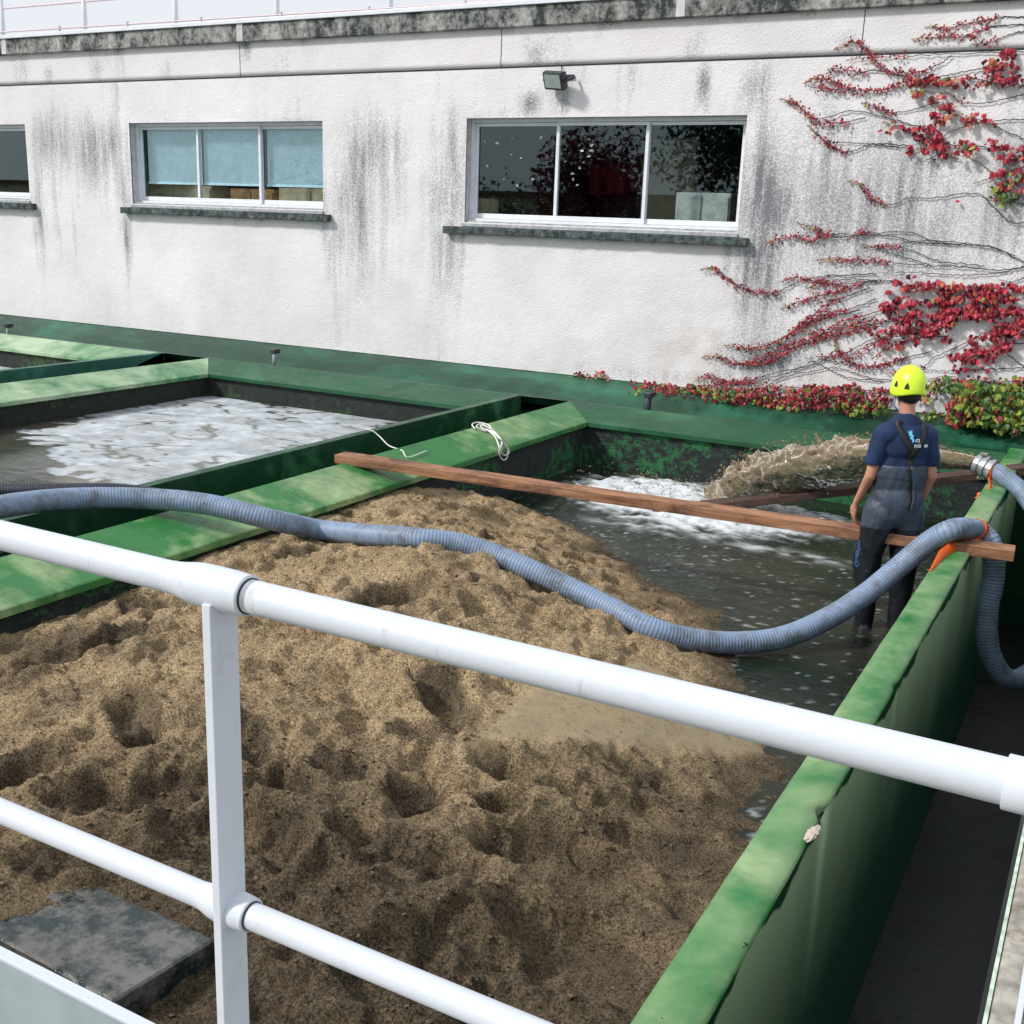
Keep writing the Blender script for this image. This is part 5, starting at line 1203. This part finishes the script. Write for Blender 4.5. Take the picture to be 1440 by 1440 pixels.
for pts, lf, dn in [
  ([(875, 97), (960, 100), (1050, 82), (1150, 62), (1240, 62)], (0, .72), .9), ([(830, 145), (900, 135), (1000, 135), (1060, 125), (1100, 100), (1240, 85)], (0, .7), .9), ([(1040, 160), (1120, 150), (1180, 125), (1240, 110)], (0, .5), .8),
  ([(550, 178), (620, 153), (655, 170), (690, 215), (740, 255), (800, 262), (880, 255), (975, 200)], (0, .85), 1.1), ([(590, 218), (680, 208), (860, 200), (1100, 190), (1240, 185)], (0, .35), .5),
  ([(515, 270), (560, 248), (640, 260), (700, 250)], (0, .8), .9), ([(440, 303), (480, 285), (540, 292), (580, 312), (650, 328), (740, 320), (800, 298), (860, 290), (1000, 262), (1120, 240)], (0, .72), 1.5), ([(465, 318), (520, 318), (580, 332)], (0, 1), .9),
  ([(590, 290), (650, 262), (720, 258), (860, 290)], (.8, 1), .3), ([(350, 357), (395, 368), (440, 400), (470, 428), (520, 425), (620, 400), (760, 432), (860, 460)], (0, .34), 1.3), ([(455, 455), (520, 445), (590, 440), (660, 425)], (0, .7), .9),
  ([(460, 458), (490, 490), (530, 520), (580, 548), (620, 545), (700, 518), (830, 530)], (0, .45), 1.1), ([(515, 525), (560, 515), (640, 518), (780, 530)], (0, .2), .5), ([(645, 372), (700, 388), (750, 406), (820, 400), (890, 378), (930, 370)], (0, .45), 1.2),
  ([(598, 655), (635, 663), (670, 705), (710, 732), (765, 738), (820, 715), (900, 716), (1060, 700), (1120, 745), (1180, 800), (1240, 805)], (0, .27), 1.1),
  ([(720, 440), (800, 465), (870, 500), (940, 520), (1100, 530)], (0, .9), .8), ([(840, 545), (920, 510), (980, 470), (1100, 440), (1240, 430)], (0, .2), .5), ([(900, 380), (1000, 420), (1100, 440), (1160, 470), (1240, 505)], (0, .7), .5),
  ([(870, 330), (960, 340), (1010, 370), (1100, 370), (1240, 340)], (.2, .5), .4), ([(940, 300), (1040, 285), (1140, 300), (1240, 310)], (0, 1), .6), ([(1030, 565), (1090, 600), (1140, 640)], (0, .1), .2), ([(1050, 665), (1120, 640), (1240, 600)], (.5, 1), .4),
  ([(870, 585), (930, 560), (1000, 575)], (.2, 1), .3), ([(1150, 560), (1160, 600), (1140, 640)], (0, .1), .1),
  ([(300, 883), (350, 862), (420, 858), (470, 872), (520, 848), (600, 846)], (0, .68), 1.1), ([(415, 808), (470, 822), (510, 845), (560, 858), (640, 848), (740, 850), (870, 878), (1100, 890), (1240, 950)], (0, .2), 1.2),
  ([(590, 868), (640, 842), (690, 842), (820, 840), (900, 868), (1000, 885)], (0, .28), 1.0), ([(650, 898), (740, 888), (830, 905), (930, 945), (1090, 960)], (0, .3), 1.1), ([(480, 938), (560, 940), (640, 938), (720, 945), (800, 955), (900, 960), (1000, 965), (1140, 975), (1240, 965)], (0, .38), .9),
  ([(640, 880), (720, 905), (800, 930), (900, 960)], (0, .05), .1), ([(700, 900), (800, 880), (900, 870), (1100, 890), (1200, 925)], (0, .05), .1), ([(720, 985), (850, 985), (1000, 995), (1150, 985), (1240, 960)], (0, .05), .1),
  ([(68, 975), (110, 968), (150, 995), (200, 1035), (270, 1053), (340, 1055), (420, 1018), (520, 998), (700, 990)], (0, .5), 1.3), ([(355, 1018), (410, 1003), (470, 1015), (560, 1010), (650, 1010), (700, 1015)], (0, .5), 1.0), ([(440, 1048), (500, 1022), (580, 1025), (660, 1020), (760, 1015)], (0, .5), 1.0),
  ([(358, 1118), (410, 1095), (490, 1070), (570, 1050), (660, 1022), (720, 1010)], (0, .8), 1.2), ([(330, 1250), (400, 1195), (460, 1150), (530, 1095), (600, 1070), (680, 1040)], (0, .75), 1.1), ([(150, 1247), (240, 1258), (330, 1242), (420, 1190), (520, 1150), (640, 1120)], (0, .85), 1.1),
  ([(70, 1290), (130, 1290), (210, 1315), (300, 1285), (380, 1250), (480, 1220), (560, 1190), (700, 1170)], (0, .9), 1.3), ([(220, 1318), (290, 1310), (350, 1290), (420, 1250), (500, 1230), (640, 1190), (760, 1150)], (0, .85), 1.2),
  ([(45, 1375), (100, 1358), (160, 1378), (230, 1380), (300, 1360)], (0, .85), 1.1), ([(20, 1400), (130, 1390), (230, 1375), (320, 1352), (480, 1315), (560, 1260)], (0, .4), .9), ([(380, 1210), (450, 1165), (520, 1135), (600, 1120), (700, 1080)], (0, .7), 1.2),
  ([(440, 1200), (500, 1200), (580, 1160), (660, 1140), (760, 1110)], (0, .7), 1.0), ([(550, 1220), (560, 1260), (590, 1300), (640, 1322), (700, 1325), (760, 1310), (820, 1290), (900, 1270)], (0, .8), 1.5), ([(480, 1290), (560, 1285), (640, 1250), (740, 1200)], (0, .5), .8),
  ([(540, 1325), (620, 1290), (700, 1240), (800, 1210), (900, 1190)], (.1, .6), .7), ([(690, 1290), (760, 1250), (840, 1225), (960, 1215)], (0, .6), .9), ([(600, 1180), (680, 1160), (760, 1160), (860, 1130)], (0, .5), .9),
  ([(730, 1350), (800, 1345), (880, 1320), (910, 1290), (1000, 1250), (1100, 1200)], (0, .35), .9), ([(860, 1335), (960, 1340), (1080, 1335), (1240, 1330)], (.35, .6), .5), ([(1060, 1250), (1140, 1260), (1200, 1300), (1240, 1330)], (0, .1), .2),
  ([(1100, 1200), (1160, 1240), (1240, 1240)], (0, .3), .5), ([(250, 1400), (380, 1360), (480, 1340), (560, 1330), (700, 1370), (860, 1370)], (0, .12), .4), ([(300, 1395), (420, 1330), (500, 1300), (560, 1310)], (0, .05), .1), ([(440, 1290), (520, 1330), (600, 1365), (720, 1378)], (0, .1), .3),
  ([(840, 1380), (960, 1360), (1060, 1380), (1240, 1390)], (.1, .3), .3), ([(1140, 1010), (1190, 1020), (1240, 1000)], (0, .1), .1), ([(1100, 715), (1150, 720), (1240, 740)], (0, .05), .1)]:
    strand(Z_(pts), lf, dn)
def cluster(px, py, rx, ry, n, mix, size=.072, depth=.10, rot=0, LL=None):
    for _ in range(n):
        a = vr.random()*6.283; q = math.sqrt(vr.random()); dx, dy = q*rx*math.cos(a), q*ry*math.sin(a)
        x, y_ = px+dx*math.cos(rot)-dy*math.sin(rot)+vr.gauss(0, 2.5), py+dx*math.sin(rot)+dy*math.cos(rot)+vr.gauss(0, 1.5)
        if LL is None and float(fbm(x*.028, y_*.10, 3.0, o=3)) < -.10+.12*vr.random(): continue
        p = wp(x, y_, .03+vr.random()*depth); (LL or L).add(p, size*vr.uniform(.6, 1.25), pickc(vr, mix), vr)
for c in [(1285, 128, 12, 10, 40, REDO), (1300, 112, 30, 6, 40, RED), (1350, 118, 45, 8, 90, REDO), (1415, 105, 35, 14, 120, RED), (1425, 78, 22, 8, 60, RED), (1395, 92, 20, 10, 50, REDO), (1322, 155, 20, 20, 90, REDO), (1305, 190, 25, 18, 80, RED),
          (1335, 208, 40, 14, 150, REDO), (1290, 212, 18, 7, 30, RED), (1375, 168, 22, 9, 40, REDO), (1425, 215, 22, 12, 110, RED), (1395, 205, 18, 6, 25, RED), (1265, 183, 25, 6, 25, REDO), (1425, 255, 22, 18, 110, MIXD), (1412, 275, 18, 14, 70, YG), (1405, 250, 12, 12, 25, RED),
          (1290, 405, 45, 13, 220, RED), (1350, 412, 60, 14, 380, REDO), (1410, 415, 38, 15, 240, RED), (1330, 440, 70, 18, 560, RED), (1410, 450, 40, 20, 340, RED), (1270, 435, 35, 15, 150, RED), (1290, 462, 45, 10, 190, RED), (1400, 480, 40, 14, 150, RED), (1240, 468, 20, 7, 50, RED), (1375, 500, 24, 20, 170, RED),
          (1412, 490, 10, 8, 25, RED), (1310, 480, 30, 9, 70, RED), (1252, 485, 20, 7, 30, RED), (1348, 503, 14, 5, 25, RED), (1370, 520, 20, 6, 30, RED), (1345, 520, 8, 4, 10, RED), (1218, 388, 4, 3, 5, RED), (1345, 280, 4, 3, 6, RED), (1432, 470, 14, 20, 90, REDO)]:
    cluster(c[0], c[1], c[2], c[3], int(c[4]*.75), c[5], .064)
V, F = join(stems); part('stems', mesh_np('stems', V, F), M['bark'], vine); L.build('foliage', vine)
# lower mixed creeper spilling over the wall foot
v2 = thing('ledge_creeper', 'mixed red and green creeper spilling over the green ledge at the wall foot', 'climbing plant', at(1050, 560, y=YB-.04))
L2 = Leaves(); L_keep = L; stems = []
for c in [(905, 548, 14, 6, 30, MIXD), (935, 548, 22, 8, 60, REDO), (975, 551, 26, 8, 80, MIXD), (1010, 556, 26, 12, 130, MIXD), (1055, 562, 35, 13, 210, REDO), (1100, 564, 35, 15, 240, (4, 4, 1.5, .8, .6, 2)), (1150, 560, 35, 18, 270, (5, 5, 1, .6, .5, 2)), (1195, 558, 20, 18, 130, (5, 4, .7, 1, .5, 2)), (1205, 570, 30, 16, 140, MIXD),
          (1225, 575, 25, 12, 90, YG), (1190, 577, 20, 10, 50, YG), (1030, 560, 15, 9, 50, YG), (1240, 560, 15, 15, 50, RED), (1300, 555, 14, 14, 45, MIXD), (1315, 545, 22, 8, 50, YG), (1330, 535, 8, 5, 20, YG), (1318, 585, 30, 7, 50, YG), (895, 562, 8, 14, 30, YG)]:
    cluster(c[0], c[1], c[2], c[3], int(c[4]*.9), tuple(np.array(c[5])+np.array((0, 0, 0, .6, 2.2, 1.5))), LL=L2, depth=.35, size=.055)
L = L2
for pts in ([(868, 545), (900, 540), (960, 548), (1040, 550)], [(795, 553), (800, 535), (815, 527), (825, 531)], [(825, 552), (832, 535), (842, 526), (852, 530), (858, 542)], [(980, 552), (1040, 548), (1120, 545), (1200, 548), (1290, 552)], [(1290, 548), (1330, 538), (1380, 535), (1440, 548)]):
    strand(pts, (0, 1), .35, False, .04, MIXD)
V, F = join(stems); part('stems', mesh_np('stems', V, F), M['bark'], v2); L2.build('foliage', v2)
v3 = thing('green_creeper', 'yellow green bush of creeper at the wall foot right of the worker', 'climbing plant', at(1390, 600, y=YB-.04))
L3 = Leaves(); stems = []; L = L3
for c in [(1360, 548, 30, 10, 170, YG), (1405, 560, 35, 18, 330, YG), (1385, 580, 45, 20, 480, YG), (1420, 595, 30, 16, 260, YG), (1350, 572, 18, 16, 120, MIXD), (1345, 588, 14, 12, 60, MIXD), (1435, 565, 10, 25, 110, YG), (1435, 540, 12, 8, 40, MIXD), (1375, 560, 30, 15, 40, REDO)]:
    cluster(*c, LL=L3, depth=.55, size=.068)
strand([(1340, 590), (1360, 560), (1400, 540), (1440, 535)], (0, 1), .2, False, .04, YG); strand([(1440, 610), (1400, 590), (1350, 560), (1340, 545)], (0, 1), .2, False, .04, YG)
V, F = join(stems); part('stems', mesh_np('stems', V, F), M['bark'], v3); L3.build('foliage', v3)

# ================================================================== BEHIND THE CAMERA (only seen mirrored in the glass)
def tree(label, x, y, h, cr, mix, n, seed):
    rr = random.Random(seed); t = thing('tree', label, 'tree', (x, y, -4.35)); z0 = -4.35
    V, F = sweep([(x, y, z0), (x+.1, y, z0+h*.3), (x, y+.1, z0+h*.7)], [.22, .16, .06], 8); part('trunk', mesh_np('trunk', V, F), M['bark'], t, True)
    LL = Leaves()
    for _ in range(n):
        a = rr.random()*6.283; b = rr.gauss(0, .5); q = rr.random()**.4*cr*(1+.25*math.sin(a*3+b*4))
        p = Vector((x+q*math.cos(a)*math.cos(b), y+q*math.sin(a)*math.cos(b), z0+h*.62+q*math.sin(b)*h*.09*3/cr*1.1)); LL.add(p, rr.uniform(.12, .26), pickc(rr, mix), rr, 1.5, (0, 0, 1))
    LL.build('crown', t)
tree('red leaved maple tree in the yard behind the walkway', -18.6, -13, 9.2, 2.0, (3, 3, .5, 0, 0, 5), 5200, 1)
tree('tall dark evergreen tree behind the walkway beside the maple', -13.2, -14, 11.5, 2.6, (0, 0, 0, .1, 5, 1), 5200, 6)
tree('dark green round tree in the yard behind the walkway', -24.0, -15, 6.4, 1.5, (0, 0, 0, .2, 5, 0), 1200, 2)
tree('tall dark green tree near the cream outbuilding', -36, -18, 7.4, 2.6, (0, 0, 0, .3, 5, 0), 1300, 3)
tree('dark green tree at the end of the yard', -30, -24, 7.5, 3.0, (0, 0, 0, .3, 5, .5), 1200, 4)
t = thing('outbuilding', 'cream low outbuilding across the yard behind the walkway', 'building', (-30, -18, -4.35))
bm = bmesh.new(); box(bm, -62, -11, -22, -17, -4.35, 1.0); part('wall', bm, M['cream'], t)
bm = bmesh.new(); box(bm, -62.3, -10.7, -22.3, -16.7, 1.001, 1.2); part('roof', bm, simple('brown_roof', (.20, .09, .05), .8), t)
for k in range(9):
    bm = bmesh.new(); box(bm, -50+k*4.5, -48.2+k*4.5, -17.01, -16.95, -1.6, .7); part('door', bm, simple('brown_door', (.18, .11, .07), .6), t)
